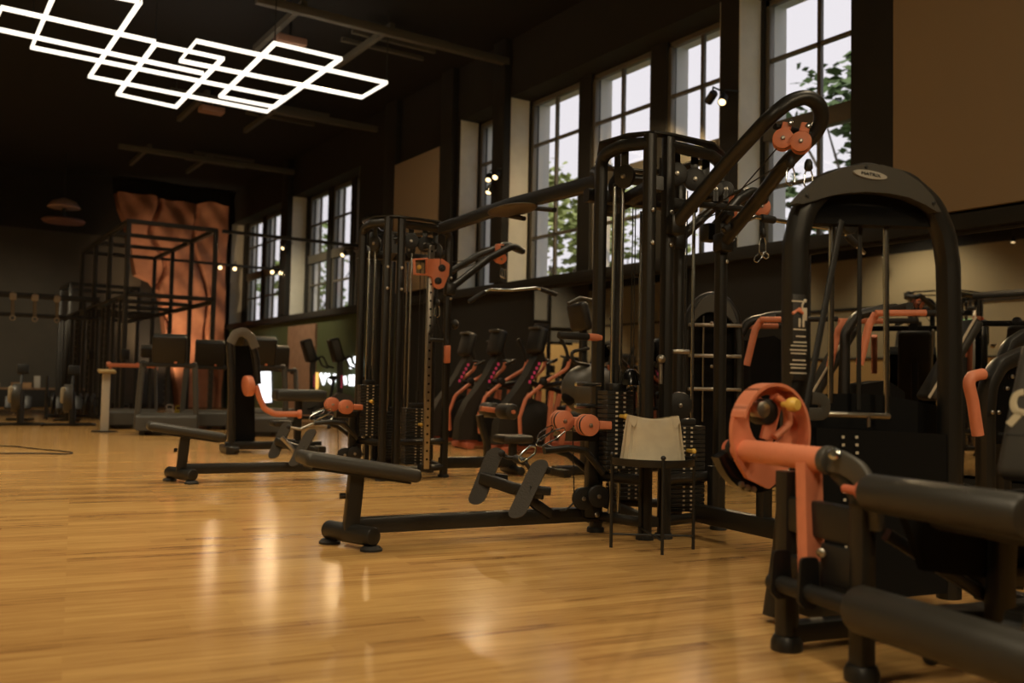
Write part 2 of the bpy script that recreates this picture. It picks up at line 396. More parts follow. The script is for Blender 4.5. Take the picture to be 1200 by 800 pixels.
# ------------------------------------------------------------------ ceiling light, spotlights, rails
LED = mat('led_tube', (.9, .9, .85), .4, emit=(1., .93, .80), es=1.25)
ZL = 5.8
lo = at_z(240, 70, ZL)
lt = thing('ceiling_light', 'large white LED light of overlapping rectangular tube frames under the black ceiling', 'ceiling light', lo)
def led(pts, closed=False, dz=0.):
    q = [at_z(px, py, ZL) - lo + V((0, 0, dz)) for px, py in pts]
    obj('light_tube_frame', MB().bar(q, .06, .06, up=(0, 0, 1), closed=closed, b=.2), LED, lt)
led([(238, 86), (-8, 33), (2, 9), (182, 49)])
led([(333, 116), (37, 57), (68, -15), (164, 4), (105, 91), (313, 132), (335, 115)], dz=.02)
led([(182, 50), (261, 67), (206, 124), (138, 109)], True, dz=-.02)
led([(230, 48), (453, 97), (424, 114), (211, 71)], True, dz=.0)
led([(322, 53), (399, 71), (321, 127), (258, 115)], True, dz=.03)
hg = MB()
for px, py in ((37, 57), (164, 4), (206, 124), (322, 53), (453, 97), (182, 50)):
    p = at_z(px, py, ZL) - lo; hg.cyl(p, (p.x, p.y, ZC - lo.z), .008, n=6)
obj('hanging_wire', hg, BLK2, lt)
SPG = mat('spot_lens', (1, .9, .7), .3, emit=(1., .72, .36), es=2.6)
def spot_head(p, aim, lab, grp='track spotlights along the window wall', r=.055, wall=None):
    t = thing('spotlight', lab, 'spotlight', p, 0, grp); a = V(aim).normalized()
    b = MB().lathe([(r * .8, -.17), (r, -.15), (r, 0), (r * .86, 0), (r * .86, -.03)], (0, 0, 0), a, 18); obj('lamp_housing', b, BLK2, t)
    obj('lens', MB().lathe([(r * .84, -.012), (0, -.004)], (0, 0, 0), a, 18), SPG, t)
    s = -a * .1; obj('bracket', MB().tube([s, s + V((.02, 0, .12))] + ([s + V((.02, 0, .2))] if wall is None else [V((wall - p.x, 0, s.z + .13))]), .012, 8), BLK2, t)
    L = bpy.data.lights.new('spotlight_bulb', 'SPOT'); L.energy = 330; L.color = (1., .70, .36); L.spot_size = math.radians(75); L.spot_blend = .7; L.shadow_soft_size = .03
    lo_ = bpy.data.objects.new('spotlight_bulb', L); COL.objects.link(lo_); lo_.parent = t; lo_.location = a * .02
    lo_.rotation_euler = V(aim).to_track_quat('-Z', 'Y').to_euler()
    return t
XS = XW - .3
for px, py, aim, lab in ((846, 120, (-.7, -.45, -.75), 'bright spotlight between the two nearest tall window groups'), (830, 119, (.25, .9, -.45), 'dark spotlight head turned aside just left of the bright nearest one'),
        (572, 211, (-.5, -.5, -.7), 'small upper spotlight of the trio before the narrow window'), (580, 208, (-.6, -.5, -.6), 'brightest spotlight of the trio before the narrow window'),
        (572, 226, (-.5, -.3, -.8), 'lowest spotlight of the trio before the narrow window'), (427, 259, (-.7, -.5, -.5), 'bright warm spotlight beside the upright beige panel'),
        (401, 299, (-.7, -.5, -.55), 'spotlight glowing in front of the second farthest window pair'), (331, 291, (-.7, -.55, -.5), 'spotlight on the pier between the two farthest window pairs')):
    sp_ = spot_head(at_x(px, py, XS if px != 401 else XS - .3), aim, lab, wall=XW + (.44 if px in (572, 580, 401) else .0))
    for c in kids(sp_):
        if c.type == 'LIGHT': c.data.energy = 80 if px in (572, 580) else 330 if px > 800 else 150
# bars from the rig to the window wall with small spots on them
for y, z, x0, lab in ((19.3, 3.99, 5.4, 'upper thin black tie bar from the rig to the window wall'), (24.9, 3.99, 5.3, 'lower, farther thin black tie bar carrying small spotlights')):
    o = obj('tie_bar', MB().bar([(x0, y, z), (XW + .02, y, z)], .07, .07), BLK2); tag(o, lab, 'bar')
for px, lab in ((258, 'left one of two small spotlights on the tie bar next to the red rock wall'), (275, 'right one of two small spotlights on the tie bar next to the red rock wall'), (319, 'left one of two small spotlights on the tie bar before the farthest windows'), (329, 'right one of two small spotlights on the tie bar before the farthest windows')):
    q = at_y(px, 316 + (px - 258) * .06, 24.75); q.z = 3.88
    t = spot_head(q, (-.2, -1, -.25), lab, 'small spotlights on the tie bar', r=.06)
    for c in kids(t):
        if c.type == 'LIGHT': c.data.energy = 12
# other ceiling fittings
t = thing('ceiling_lamp', 'round pinkish lamp hanging dimly above the end wall at the left', 'ceiling lamp', at_y(75, 243, 27.5))
obj('lamp_shade', MB().lathe([(.06, .25), (.30, .16), (.42, .0), (.40, -.02), (.0, -.02)], n=24), mat('dusty_pink_metal', (.55, .36, .30), .6), t)
obj('lower_ring', MB().lathe([(.5, -.32), (.55, -.36), (.5, -.42), (.2, -.44), (0, -.44)], n=24), mat('dusky_red_plastic', (.18, .09, .085), .6), t)
obj('stem', MB().cyl((0, 0, .2), (0, 0, ZC - t.location.z), .02, n=8).cyl((0, 0, -.4), (0, 0, 0), .05, n=8), BLK2, t)
for px, py, z, lab in ((340, 49, 6.4, 'pinkish ceiling speaker box above the far end of the LED light'), (248, 129, 6.45, 'pinkish ceiling speaker box below the middle of the LED light')):
    p = at_z(px, py, z); t = thing('ceiling_speaker', lab, 'speaker', p)
    obj('speaker_box', MB().box((0, 0, 0), (.48, .3, .12), bev=.02), mat('pinkish_casing', (.30, .17, .12), .6), t)
    obj('mount', MB().cyl((0, 0, .05), (0, 0, ZC - z), .02, n=8), BLK2, t)
# added fill lamps without fittings, and the lamp below the rock
def area(name, loc, size, energy, col, aim=(0, 0, -1), sy=None):
    L = bpy.data.lights.new(name, 'AREA'); L.energy = energy; L.color = col; L.size = size
    if sy: L.shape = 'RECTANGLE'; L.size_y = sy
    o = bpy.data.objects.new(name, L); COL.objects.link(o); o.location = loc; o.rotation_euler = V(aim).to_track_quat('-Z', 'Y').to_euler(); return o
def spot(name, loc, to, energy, col, ang, blend=.6, soft=.15):
    L = bpy.data.lights.new(name, 'SPOT'); L.energy = energy; L.color = col; L.spot_size = math.radians(ang); L.spot_blend = blend; L.shadow_soft_size = soft
    o = bpy.data.objects.new(name, L); COL.objects.link(o); o.location = loc; o.rotation_euler = (V(to) - V(loc)).to_track_quat('-Z', 'Y').to_euler(); return o
WARM = (1., .82, .55)
for i, (x, y, e) in enumerate(((-1.2, 7.5, 660), (-1.4, 12.5, 660), (1.2, 8.0, 400), (.8, 13.0, 480), (3.2, 11.0, 300), (0, 18.5, 640), (5.6, 14.5, 380), (-.6, 2.6, 640), (3.0, -.8, 260), (5.6, 2.4, 230), (3.8, 7.0, 240), (6.6, 8.0, 200))):
    spot('ceiling_fill', (x, y, 6.2), (x + .2, y + .1, 0), e, WARM, 95, .8, .5)  # added general fill under the ceiling, no fittings at these points
for i, (y, e) in enumerate(((4, 560), (9.5, 620), (15, 560), (21, 480))):
    spot('wall_fill', (XL + 2.2, y, 5.6), (XL, y, 1.6), e, WARM, 110, .8, .2)  # added fill so the left wall shows up in the mirror
spot('front_fill', (-1.8, -2.0, 4.6), (3.2, 3.4, 1.0), 300, (1., .80, .52), 85, .9, .4)  # two added warm fills from behind the camera, no fittings there
spot('front_fill', (4.2, -3.6, 5.2), (6.6, 3.4, 1.6), 420, (1., .78, .48), 100, .9, .4)
spot('wall_fill', (-3.2, 26.5, 5.5), (-3.2, 30.2, 1.2), 1500, WARM, 100, .8, .2)  # added fill on the ochre panel that the mirror reflects
spot('wall_fill', (6.2, 22.0, 5.6), (8.7, 23.5, 1.2), 480, WARM, 90, .8, .2)  # added fill to lift the green wall
spot('rock_light', (6.3, 28.0, .35), (7.0, 30.2, 3.2), 520, (1., .66, .36), 72, .8, .15)
spot('rock_light', (5.6, 27.0, 5.6), (6.2, 30.2, 3.5), 60, (1., .68, .42), 80, .8, .15)
spot('end_wall_fill', (3.0, 25.5, 3.2), (2.4, 30.2, 1.3), 190, WARM, 85, .9, .2)  # added fill on the lower end wall, no fitting
# ------------------------------------------------------------------ cable stations
class Loc:
    """local frame of a thing: u right, v back, z up"""
    def __init__(s, O, rz): s.O = V((O[0], O[1], 0)); s.rz = rz; s.m = M.Rotation(-rz, 3, 'Z')
    def l(s, p): return s.m @ (V(p) - s.O)
    def v(s, px, py, v0):
        a, r = s.m @ (EYE - s.O), s.m @ ray(px, py); return a + r * ((v0 - a.y) / r.y)
    def u(s, px, py, u0):
        a, r = s.m @ (EYE - s.O), s.m @ ray(px, py); return a + r * ((u0 - a.x) / r.x)
    def d(s, px, py, d): return s.l(at_d(px, py, d))
def disc(c, ax, r, h, n=28, b=.006):
    a = V(ax).normalized(); return MB().cyl(V(c) - a * h / 2, V(c) + a * h / 2, r, n=n, b=b)
def loop(c, d, L, w, r=.0045):
    """a carabiner: closed wire loop from c along d"""
    d = V(d).normalized(); x = d.cross(V((.3, .9, .2))).normalized(); c = V(c)
    pts = [c + x * w * .25, c + x * w * .5 + d * L * .3, c + x * w * .55 + d * L * .8, c + d * L, c - x * w * .55 + d * L * .8, c - x * w * .5 + d * L * .3, c - x * w * .25]
    return MB().tube(pts, r, 8, fil=w * .3, closed=True, fn=3)
def orange_pulley(t, c, arm, ax=(0, 1, 0), r=.066, name='orange_pulley'):
    c = V(c); a = V(ax).normalized(); arm = V(arm)
    p = obj(name, disc(c, a, r, .012).cyl(c - a * .03, c - a * .042, r, n=28, b=.004).cyl(c + a * .03, c + a * .042, r, n=28, b=.004).bar([c + arm * .45, c + arm], .05, .085, up=a), ORG, t, 'orange pulley housing')
    obj('sheave', disc(c, a, r * .93, .05, b=.01), BLK2, p); obj('axle_bolt', disc(c, a, .012, .11, n=10, b=.002), STL, p)
    return p
def clip(t, c, d=(0, 0, -1), L=.11):
    c, d = V(c), V(d).normalized()
    k = obj('cable_stopper', MB().lathe([(.012, 0), (.022, .02), (.024, .05), (.014, .065)], c, d, 14), BLK2, t)
    obj('carabiner', loop(c + d * .055, d, L, .045), CHR, k, 'chrome carabiner'); return c + d * (.055 + L)
def tub(*pts, r=.038, fil=.0, n=14): return MB().tube(list(pts), r, n, fil=fil or None)
def bolt(t, p, ax, r=.014): obj('bolt', MB().lathe([(r, 0), (r, .006), (r * .6, .011), (0, .012)], p, ax, 12), STL, t)
LC, C1, C2, RC = (-.2, .05), (-.065, -.3), (.07, -.3), (.62, -.12)
HT = 2.42
def pt(c, z): return (c[0], c[1], z)
NUM = text_mesh('0', .02)
plate_mesh = {}
def weight_stack(t, c, w, dpt, z0, n, ph, seed=0):
    st = obj('weight_stack', MB().box((c[0], c[1], z0 + n * ph + .02), (w * .55, dpt * .8, .05), bev=.01).cyl((c[0], c[1], z0 + n * ph), (c[0], c[1], z0 + n * ph + .16), .016, n=12), BLK2, t)
    key = (w, dpt, ph)
    if key not in plate_mesh:
        m = MB().box((0, 0, 0), (w, dpt, ph - .0035), bev=.0025, seg=1); plate_mesh[key] = m.mesh('weight_plate'); plate_mesh[key].materials.append(PLT)
    for k in range(n):
        obj('weight_plate', plate_mesh[key], None, st, loc=(c[0], c[1], z0 + ph * (k + .5)))
    for dx in (-.028, .028):
        lb = MB()
        for k in range(n): lb.box((c[0] + dx, c[1] - dpt / 2 - .001, z0 + ph * (k + .5)), (.016, .003, .011))
        obj('weight_numbers', lb, WHT, st, 'column of small pale weight marks')
    obj('selector_pin', MB().cyl((c[0], c[1] - dpt / 2, z0 + ph * (n - 5.5)), (c[0], c[1] - dpt / 2 - .06, z0 + ph * (n - 5.5)), .013, n=12).ell((c[0], c[1] - dpt / 2 - .06, z0 + ph * (n - 5.5)), (.018, .018, .018), n=12, m=8), YEL, st, 'yellow selector pin')
    return st
def tower(t):
    H1 = HT - .02
    fr = [((-.2, .05, 0), (-.2, .05, H1 - .02), (-.175, -.16, H1), (-.065, -.3, H1)), ((.62, -.12, 0), (.62, -.12, H1 - .01), (.42, -.25, H1), (.07, -.3, H1)), ((-.065, -.3, 0), (-.065, -.3, HT + .03)), ((.07, -.3, 0), (.07, -.3, HT + .03)),
          ((.0, .40, 0), (.0, .40, H1 - .02), (.04, .55, H1), (.14, .62, H1)), ((.66, .40, 0), (.66, .40, H1 - .02), (.55, .56, H1), (.28, .62, H1)), ((.14, .62, 0), (.14, .62, HT + .03)), ((.28, .62, 0), (.28, .62, HT + .03))]
    for i, q in enumerate(fr):
        f = obj('upright_frame', MB().bar(q, .074, .074, fil=.09 if len(q) > 2 else None, b=.35), BLK, t)
        obj('floor_cap', MB().lathe([(.055, 0), (.055, .02), (.05, .03), (0, .03)], q[0], n=16), RUB, f)
    obj('top_plate', MB().prism([(-.02, .42, HT + .035), (-.22, .05, HT + .035), (-.17, -.21, HT + .035), (-.06, -.34, HT + .035), (.08, -.345, HT + .035), (.42, -.3, HT + .035), (.64, -.13, HT + .035), (.69, .1, HT + .035), (.69, .42, HT + .035), (.56, .60, HT + .035), (.2, .66, HT + .035), (.06, .58, HT + .035)], (0, 0, .014),
        [(.05, .37, HT + .035), (-.14, .05, HT + .035), (-.11, -.16, HT + .035), (-.05, -.255, HT + .035), (.1, -.26, HT + .035), (.39, -.22, HT + .035), (.55, -.09, HT + .035), (.6, .1, HT + .035), (.6, .38, HT + .035), (.50, .52, HT + .035), (.2, .57, HT + .035), (.11, .5, HT + .035)]), BLK, t)
    for z in (.10, .35):
        for a_, b_ in (((-.2, .05, z), (-.065, -.3, z)), ((.07, -.3, z), (.62, -.12, z)), ((.0, .40, z), (.14, .62, z)), ((.28, .62, z), (.66, .40, z))):
            obj('base_tube', MB().tube([a_, b_], .032, 12), BLK, t)
    for a_, b_, w_ in (((0, -.3, 2.16), (.2, .62, 2.16), .085), ((-.2, .24, 2.16), (.64, .2, 2.16), .085), ((-.2, .05, .1), (.0, .40, .1), .06), ((.62, -.12, .1), (.66, .40, .1), .06), ((0, -.3, .1), (.2, .62, .1), .06), ((-.2, .05, 2.2), (.0, .40, 2.2), .06), ((.62, -.12, 2.2), (.66, .40, 2.2), .06)):
        obj('cross_member', MB().bar([a_, b_], w_, w_), BLK, t)
    g = []
    for c, z0, dx in (((-.135, -.06), .9, .03), ((.33, -.1), .68, .085), ((.33, .52), .6, .085)):
        for s in (-1, 1): obj('guide_rod', MB().cyl((c[0] + s * dx, c[1], .12), (c[0] + s * dx, c[1], 2.16), .0115, n=12), CHR, t, 'chrome guide rod')
        obj('cable', MB().cyl((c[0], c[1] - .02, z0), (c[0], c[1] - .02, 2.2), .004, n=8).cyl((c[0] + dx * .8, c[1] + .05, .2), (c[0] + dx * .8, c[1] + .05, 2.2), .004, n=8), BLK2, t)
    for c, ax in (((-.13, -.12, 2.22), (1, .4, 0)), ((-.08, .05, 2.2), (1, .2, 0)), ((.2, -.2, 2.26), (.3, 1, 0)), ((.34, -.2, 2.24), (.3, 1, 0)), ((.46, -.16, 2.2), (.6, 1, 0)), ((.30, .1, 2.22), (1, .2, 0))):
        w = obj('pulley_wheel', disc(c, ax, .075, .03, b=.008), BLK2, t); obj('hub', disc(c, ax, .016, .05, n=10, b=.003), STL, w)
        obj('pulley_bracket', MB().bar([V(c), V(c) + V((0, 0, HT - c[2] + .02))], .05, .012, up=ax), BLK, w)
    for z in (1.78, 1.98):
        for p in ((-.065, -.339, z), (.07, -.339, z)): bolt(t, p, (0, -1, 0))
    for z in (1.74, 1.94): bolt(t, (.635, -.16, z), (.2, -1, 0))
    weight_stack(t, (-.135, -.06), .19, .12, .40, 17, .0285); weight_stack(t, (.34, -.1), .27, .13, .13, 19, .0285); weight_stack(t, (.33, .52), .27, .13, .13, 17, .0285)
def pulldown_arm(t, a, b, tip, wid, pr, tilt=.0):
    """hairpin arm from two columns to a rounded tip carrying two orange pulleys"""
    a, b, tip = V(a), V(b), V(tip); d = (tip - (a + b) / 2); dh = V((d.x, d.y, 0)).normalized(); sd = (b - a).normalized()
    sd = (sd - dh * sd.dot(dh)).normalized()
    p1, p2 = tip - sd * wid / 2 + V((0, 0, tilt)), tip + sd * wid / 2 - V((0, 0, tilt))
    k1, k2 = a + (p1 - a) * .62, b + (p2 - b) * .62
    ar = obj('pulldown_arm', MB().tube(fillet([a, k1 + V((0, 0, .04)), p1, p1 + dh * .12 + V((0, 0, -.05)), p2 + dh * .12 + V((0, 0, -.05)), p2, k2 + V((0, 0, .04)), b], .16, 8), .036, 14), BLK, t)
    mid = tip - dh * .12 + V((0, 0, -.02))
    obj('cross_pin', MB().cyl(mid - sd * wid * .62, mid + sd * wid * .62, .016, n=12), BLK2, ar)
    obj('arm_cable', MB().cyl(mid + V((0, 0, -.1)), (a + b) / 2 + V((0, 0, .22)), .004, n=8).cyl(mid + sd * .05 + V((0, 0, -.1)), (a + b) / 2 + V((0, 0, .08)) + sd * .05, .004, n=8), BLK2, ar)
    for s in pr:
        c = mid + sd * s + V((0, 0, -.115)); orange_pulley(t, c, (0, 0, .13), ax=(dh.cross(V((0, 0, 1))) * .35 + sd * .65) if True else sd, r=.058)
        clip(t, c + dh * .05 + V((0, 0, -.05)))
    for q in (a, b): obj('arm_clamp', MB().box(q - dh * .0, (.1, .1, .12), bev=.015), BLK, ar)
    return mid
def low_row(t):
    obj('bench_rail', MB().bar([(-1.8, 0, .115), (-.2, .03, .115)], .065, .09), BLK, t)
    obj('base_tube', MB().cyl((-1.87, .17, .075), (-1.70, -.17, .075), .052, n=18, b=.012), BLK, t)
    for p in ((-1.86, .15, 0), (-1.71, -.15, 0)): obj('rubber_foot', MB().lathe([(.06, 0), (.06, .012), (.045, .026), (0, .028)], p, n=18), RUB, t)
    obj('seat_post', MB().bar([(-1.785, 0, .09), (-1.76, 0, .40)], .085, .07, up=(0, 1, 0)), BLK, t)
    obj('post_knob', MB().cyl((-1.82, 0, .28), (-1.85, 0, .28), .016, n=12), BLK2, t)
    r = rot('Y', 9.5)
    s = obj('bench_seat', MB().box((-1.75, 0, .44), (.66, .30, .075), r, bev=.03, seg=3), VIN, t, 'black vinyl bench seat')
    obj('seat_base', MB().box((-1.755, 0, .40), (.56, .22, .02), r), BLK2, s)
    # footplates
    wd_ = V((.82, -.57, 0)).normalized()
    fm = A
    for T, B in ((fm.v(581, 527, .17), fm.v(557, 588, .17)), (fm.v(634, 541, -.12), fm.v(604, 604, -.12))):
        ax = (T - B); L = ax.length; ax.normalize(); n = ax.cross(wd_).normalized(); out = []; c = (T + B) / 2; hw = .052
        for k in range(13):
            a = PI * k / 12; out.append(c + ax * (L / 2 - hw * .6 + hw * .9 * math.sin(a)) + wd_ * (hw * math.cos(a)))
        for k in range(13):
            a = PI * k / 12; out.append(c - ax * (L / 2 - hw * .6 + hw * .9 * math.sin(a)) - wd_ * (hw * math.cos(a)))
        p = obj('foot_plate', MB().prism(out, n * .018), mat_tread, t, 'grooved oval foot plate')
        obj('plate_bracket', MB().bar([c + n * .02 * (1 if n.y > 0 else -1), c + V((.14, .0, -.02))], .05, .05), BLK, p)
    obj('foot_plate_bar', MB().bar([(-.93, .18, .34), (-.80, 0, .29), (-.66, -.12, .27)], .05, .07, up=(0, 0, 1), fil=.05).bar([(-.8, 0, .29), (-.55, 0, .13)], .06, .06), BLK, t)
    # pulley bracket
    obj('pulley_post', MB().bar([(-.26, .01, .1), (-.26, .01, .62)], .075, .06, up=(0, 1, 0)).bar([(-.44, -.02, .60), (-.15, .02, .60)], .07, .06), BLK, t)
    for c in ((-.34, -.03, .22), (-.255, -.07, .235)):
        w = obj('pulley_wheel', disc(c, (.15, 1, 0), .07, .035, b=.01), BLK2, t); obj('hub', disc(c, (.15, 1, 0), .014, .05, n=10, b=.003), STL, w)
    obj('pulley_cover', MB().box((-.27, -.02, .19), (.14, .06, .2), bev=.04), BLK, t)
    obj('cable', MB().cyl((-.42, -.03, .64), (-.40, -.03, .2), .004, n=8).tube([(-.40, -.03, .2), (-.46, -.03, .15), (-.5, -.03, .15)], .006, 8), BLK2, t)
    orange_pulley(t, (-.455, .05, .69), (.15, 0, .0)); orange_pulley(t, (-.36, -.10, .672), (.15, 0, .0))
    obj('carabiner', loop(fm.v(662, 503, -.05), fm.v(628, 521, -.1) - fm.v(662, 503, -.05), .25, .05), CHR, t, 'chrome carabiner'); obj('carabiner', loop(fm.v(648, 500, .08), fm.v(625, 518, -.05) - fm.v(648, 500, .08), .21, .045), CHR, t, 'chrome carabiner')
    obj('foot_rest_tube', MB().tube([(-.24, -.1, .38), (-.38, -.12, .52), (-.5, -.12, .535), (-.66, -.12, .52)], .021, 12, fil=.06).tube([(-.24, .1, .38), (-.38, .1, .48), (-.55, .1, .53)], .021, 12, fil=.06), BLK, t)
    for q in ((-.215, -.035, .41), (-.25, -.05, .12)): bolt(t, q, (0, -1, 0), .018)
mat_tread = mat('ribbed_black_rubber', (.035, .029, .021), .55, bump=.5, bscale=90)
def row_handle(fm, lab):
    p = fm.v(612, 537, -.05); t = thing('row_handle', lab, 'handle', fm.O + M.Rotation(fm.rz, 3, 'Z') @ p, fm.rz)
    f = lambda x, y, v=-.08: fm.v(x, y, v) - p
    obj('handle_bar', MB().tube([f(588, 531, .1), f(594, 536, .1), f(606, 537, .0), f(616, 542), f(622, 551), f(641, 551)], .0125, 10, fil=.03), BLK2, t)
    e = MB()
    for q in (f(588, 531, .1), f(641, 551)): e.ell(q, (.022, .022, .022), n=12, m=8)
    obj('end_knob', e, RUB, t)
    obj('ring', loop(f(609, 539), f(628, 524) - f(609, 539), .13, .05, .006), CHR, t, 'chrome ring')
    obj('collar', MB().cyl(f(604, 537, .02), f(615, 541), .024, n=14, b=.004), BLK2, t)
OA, OB = (3.85, 4.5), (3.82, 8.1)
t_loc = A = Loc(OA, PA)
ta = thing('cable_station', 'nearest tall black cable station behind the small side table', 'exercise machine', (*OA, 0), PA, 'four sided cable stations')
tower(ta); low_row(ta)
# A: storage pegs, handle, bent arms
for z in (.92, .785): obj('storage_peg', MB().cyl((-.2, .02, z), (-.40, -.02, z), .015, n=14, b=.004), CHR, ta, 'chrome peg')
h = obj('press_handle', MB().cyl((-.2, .03, 1.215), (-.30, .01, 1.215), .023, n=16), ORG, ta, 'orange sleeve'); obj('grip', MB().cyl((-.30, .01, 1.215), (-.53, -.03, 1.215), .022, n=16, b=.006), RUB, h, 'black grip')
tipA = A.u(934, 128, .36)
dT = (tipA - A.l(EYE)).dot(A.m @ FW); aA, bA = V((.09, -.345, 1.9)), V((.6, -.165, 1.86))
dA, dB = [(q_ - A.l(EYE)).dot(A.m @ FW) for q_ in (aA, bA)]
ap = [aA, A.d(850, 193, dA * .48 + (dT - .06) * .52), A.d(902, 137, dT - .05), A.d(926, 118, dT - .04), A.d(946, 113, dT - .02), A.d(960, 122, dT), A.d(964, 138, dT + .03), A.d(957, 155, dT + .06), A.d(942, 170, dT + .09), A.d(921, 191, dT + .13), A.d(888, 234, dB * .5 + (dT + .2) * .5), bA]
obj('pulldown_arm', MB().tube(fillet(ap, .3, 5), .042, 16), BLK, ta)
for q_ in (aA, bA): obj('arm_clamp', MB().box(q_, (.1, .1, .12), bev=.015), BLK, ta)
pa_, pb_ = A.d(908, 148, dT - .04), A.d(950, 157, dT + .05)
obj('cross_pin', MB().cyl(pa_, pb_, .017, n=12), BLK2, ta)
for px, py, v_ in ((912, 172, .14), (925, 186, .0)): obj('arm_cable', MB().cyl(A.d(px, py, dT - .02), V((.34 + v_, -.25, 2.0)), .004, n=8), BLK2, ta)
for px, py in ((917.5, 164), (938.5, 167.5)):
    c = A.d(px, py, dT - .03 - (px - 917) * .002); vd = (A.l(EYE) - c); vd.z = 0; vd.normalize(); orange_pulley(ta, c, A.d(px + 5, py - 18, dT - .03) - c, ax=vd, r=.056)
    obj('pulley_pin', disc(A.d(px + 9, py - 20, dT - .08), vd, .016, .02, n=12, b=.003), CHR, ta)
    clip(ta, A.d(px + 9, py + 19, dT - .06))
pulldown_arm(ta, (.62, .0, 1.95), (.64, .4, 1.95), A.v(872, 226, .2), .2, (.03,))
obj('pulley_shelf', MB().bar([A.v(822, 240, -.24), A.v(880, 246, -.24)], .05, .03).bar([(.62, -.14, 2.0), (.60, -.24, 2.04)], .05, .03), BLK, ta)
for px in (850, 838): 
    c = A.v(px, 222, -.24); w = obj('pulley_wheel', disc(c, (.5, 1, 0), .055, .03, b=.008), BLK2, ta); obj('hub', disc(c, (.5, 1, 0), .014, .05, n=10, b=.003), STL, w); obj('pulley_bracket', MB().bar([c, c + V((0, 0, -.08))], .04, .045, up=(.5, 1, 0)), BLK, w)
# A: rail running toward the camera at the right, with its post
obj('side_rail', MB().bar([(.33, -.3, .14), (.36, -1.05, .14)], .07, .11).bar([(.36, -.86, .1), (.36, -.86, .5)], .07, .07).bar([(.50, -.22, .1), (.50, -.22, .42)], .06, .06), BLK, ta)
sb = obj('side_seat', MB().box((.40, -.92, .53), (.32, .36, .07), bev=.03, seg=3), VIN, ta)
# chain and pin between the twin columns
obj('lock_pin', MB().cyl((.0, -.35, .93), (.0, -.35, 1.05), .013, n=12).ell((.0, -.35, 1.08), (.028, .028, .028), n=14, m=10), STL, ta, 'steel pin with a round head')
obj('stack_cap', MB().lathe([(.0, .10), (.03, .095), (.055, .06), (.06, 0)], (-.075, -.14, .92), n=18), GLB, ta)
obj('cross_pin', MB().cyl((.09, -.34, 1.13), (.20, -.36, 1.13), .014, n=12, b=.003), STL, ta)
cw = obj('pulley_wheel', disc((.245, -.2, .80), (.2, 1, 0), .085, .03, b=.008), BLK2, ta); obj('hub', disc((.245, -.2, .80), (.2, 1, 0), .014, .05, n=10, b=.003), STL, cw)
row_handle(A, 'black V-shaped row handle hanging on carabiners over the nearest foot plates')
# wide pulldown bar resting on the near station
def pulldown_bar(pts, O, rz, lab, grips, r=.0145):
    p0 = pts[len(pts) // 2]; t = thing('pulldown_bar', lab, 'bar', V((*O, 0)) + M.Rotation(rz, 3, 'Z') @ p0, rz, 'pulldown bars on the stations')
    q = [p - p0 for p in pts]; obj('bar', MB().tube(q, r, 12, fil=.05), CHR, t, 'chrome bar')
    for i, a, b in grips:
        m0, m1 = q[i] + (q[i+1] - q[i]) * a, q[i] + (q[i+1] - q[i]) * b
        obj('grip', MB().cyl(m0, m1, r * 1.75, n=14, b=.004), RUB, t, 'black rubber grip')
    return t
pulldown_bar([A.v(848, 270, -.30), A.v(884, 254, -.30), A.v(915, 259, -.30), A.v(972, 268, -.30), A.v(990, 273, -.30), A.v(1013, 297, -.30)], OA, PA, 'chrome pulldown bar with black grips on the nearest cable station', ((0, .0, .62), (1, .25, .75), (2, .15, .55), (3, .15, .9), (4, .1, .6)))
c = A.v(893, 243, .17); vd = (A.l(EYE) - c); vd.z = 0; vd.normalize(); orange_pulley(ta, c, (0, 0, .07), ax=vd, r=.06); obj('arm_cable', MB().cyl(c + V((.0, 0, -.05)), A.v(894, 269, .17), .004, n=8), BLK2, ta)
e = clip(ta, A.v(894, 268, .17), L=.14); obj('carabiner', loop(e + V((0, 0, .02)), (-.7, 0, -.6), .10, .04), CHR, ta, 'chrome carabiner'); obj('carabiner', loop(e + V((0, 0, .02)), (.7, 0, -.35), .06, .035), CHR, ta, 'chrome carabiner')
# ------------- station B
t_loc = B = Loc(OB, PA)
tb = thing('cable_station', 'farther tall black cable station with a steel adjustment column', 'exercise machine', (*OB, 0), PA, 'four sided cable stations')
tower(tb); low_row(tb)
p = B.v(352, 503, -.02)
rh = thing('row_handle', 'black row handle hanging over the farther foot plates by the orange arm machine', 'handle', V((*OB, 0)) + M.Rotation(PA, 3, 'Z') @ p, PA)
f = lambda x, y, v=-.05: B.v(x, y, v) - p
obj('handle_bar', MB().tube([f(330, 512), f(345, 528)], .02, 10).tube([f(338, 500), f(352, 503), f(366, 497), f(385, 500)], .014, 10, fil=.04), STL, rh, 'steel handle bar')
obj('ring', loop(f(368, 496), f(392, 486) - f(368, 496), .2, .05, .006), CHR, rh, 'chrome ring'); obj('end_knob', MB().ell(f(385, 500), (.022,) * 3, n=12, m=8).ell(f(338, 500), (.022,) * 3, n=12, m=8), RUB, rh)
rail = MB().box((.34, -.38, 1.16), (.055, .045, 2.1), bev=.004)
rl = obj('adjustment_column', rail, STL, tb, 'perforated steel column'); hl = MB()
for k in range(26): hl.cyl((.34, -.400, .2 + .078 * k), (.34, -.405, .2 + .078 * k), .011, n=10)
obj('pin_holes', hl, SHRD, rl)
for z in (.12, 2.2): obj('column_mount', MB().bar([(.34, -.3, z), (.34, -.4, z)], .1, .06), BLK, tb)
def sq(pts, v): return [B.v(px, py, v) for px, py in pts]
car = MB().bar(sq([(485, 304), (500, 303), (500, 322), (486, 321)], -.42), .018, .05, closed=True, up=(0, 1, 0))
car.prism(fillet(sq([(500, 303), (518, 303), (527, 309), (526, 322), (520, 337), (514, 339), (508, 334), (507, 324), (500, 323)], -.44), .03, 3, True), (0, .03, 0))
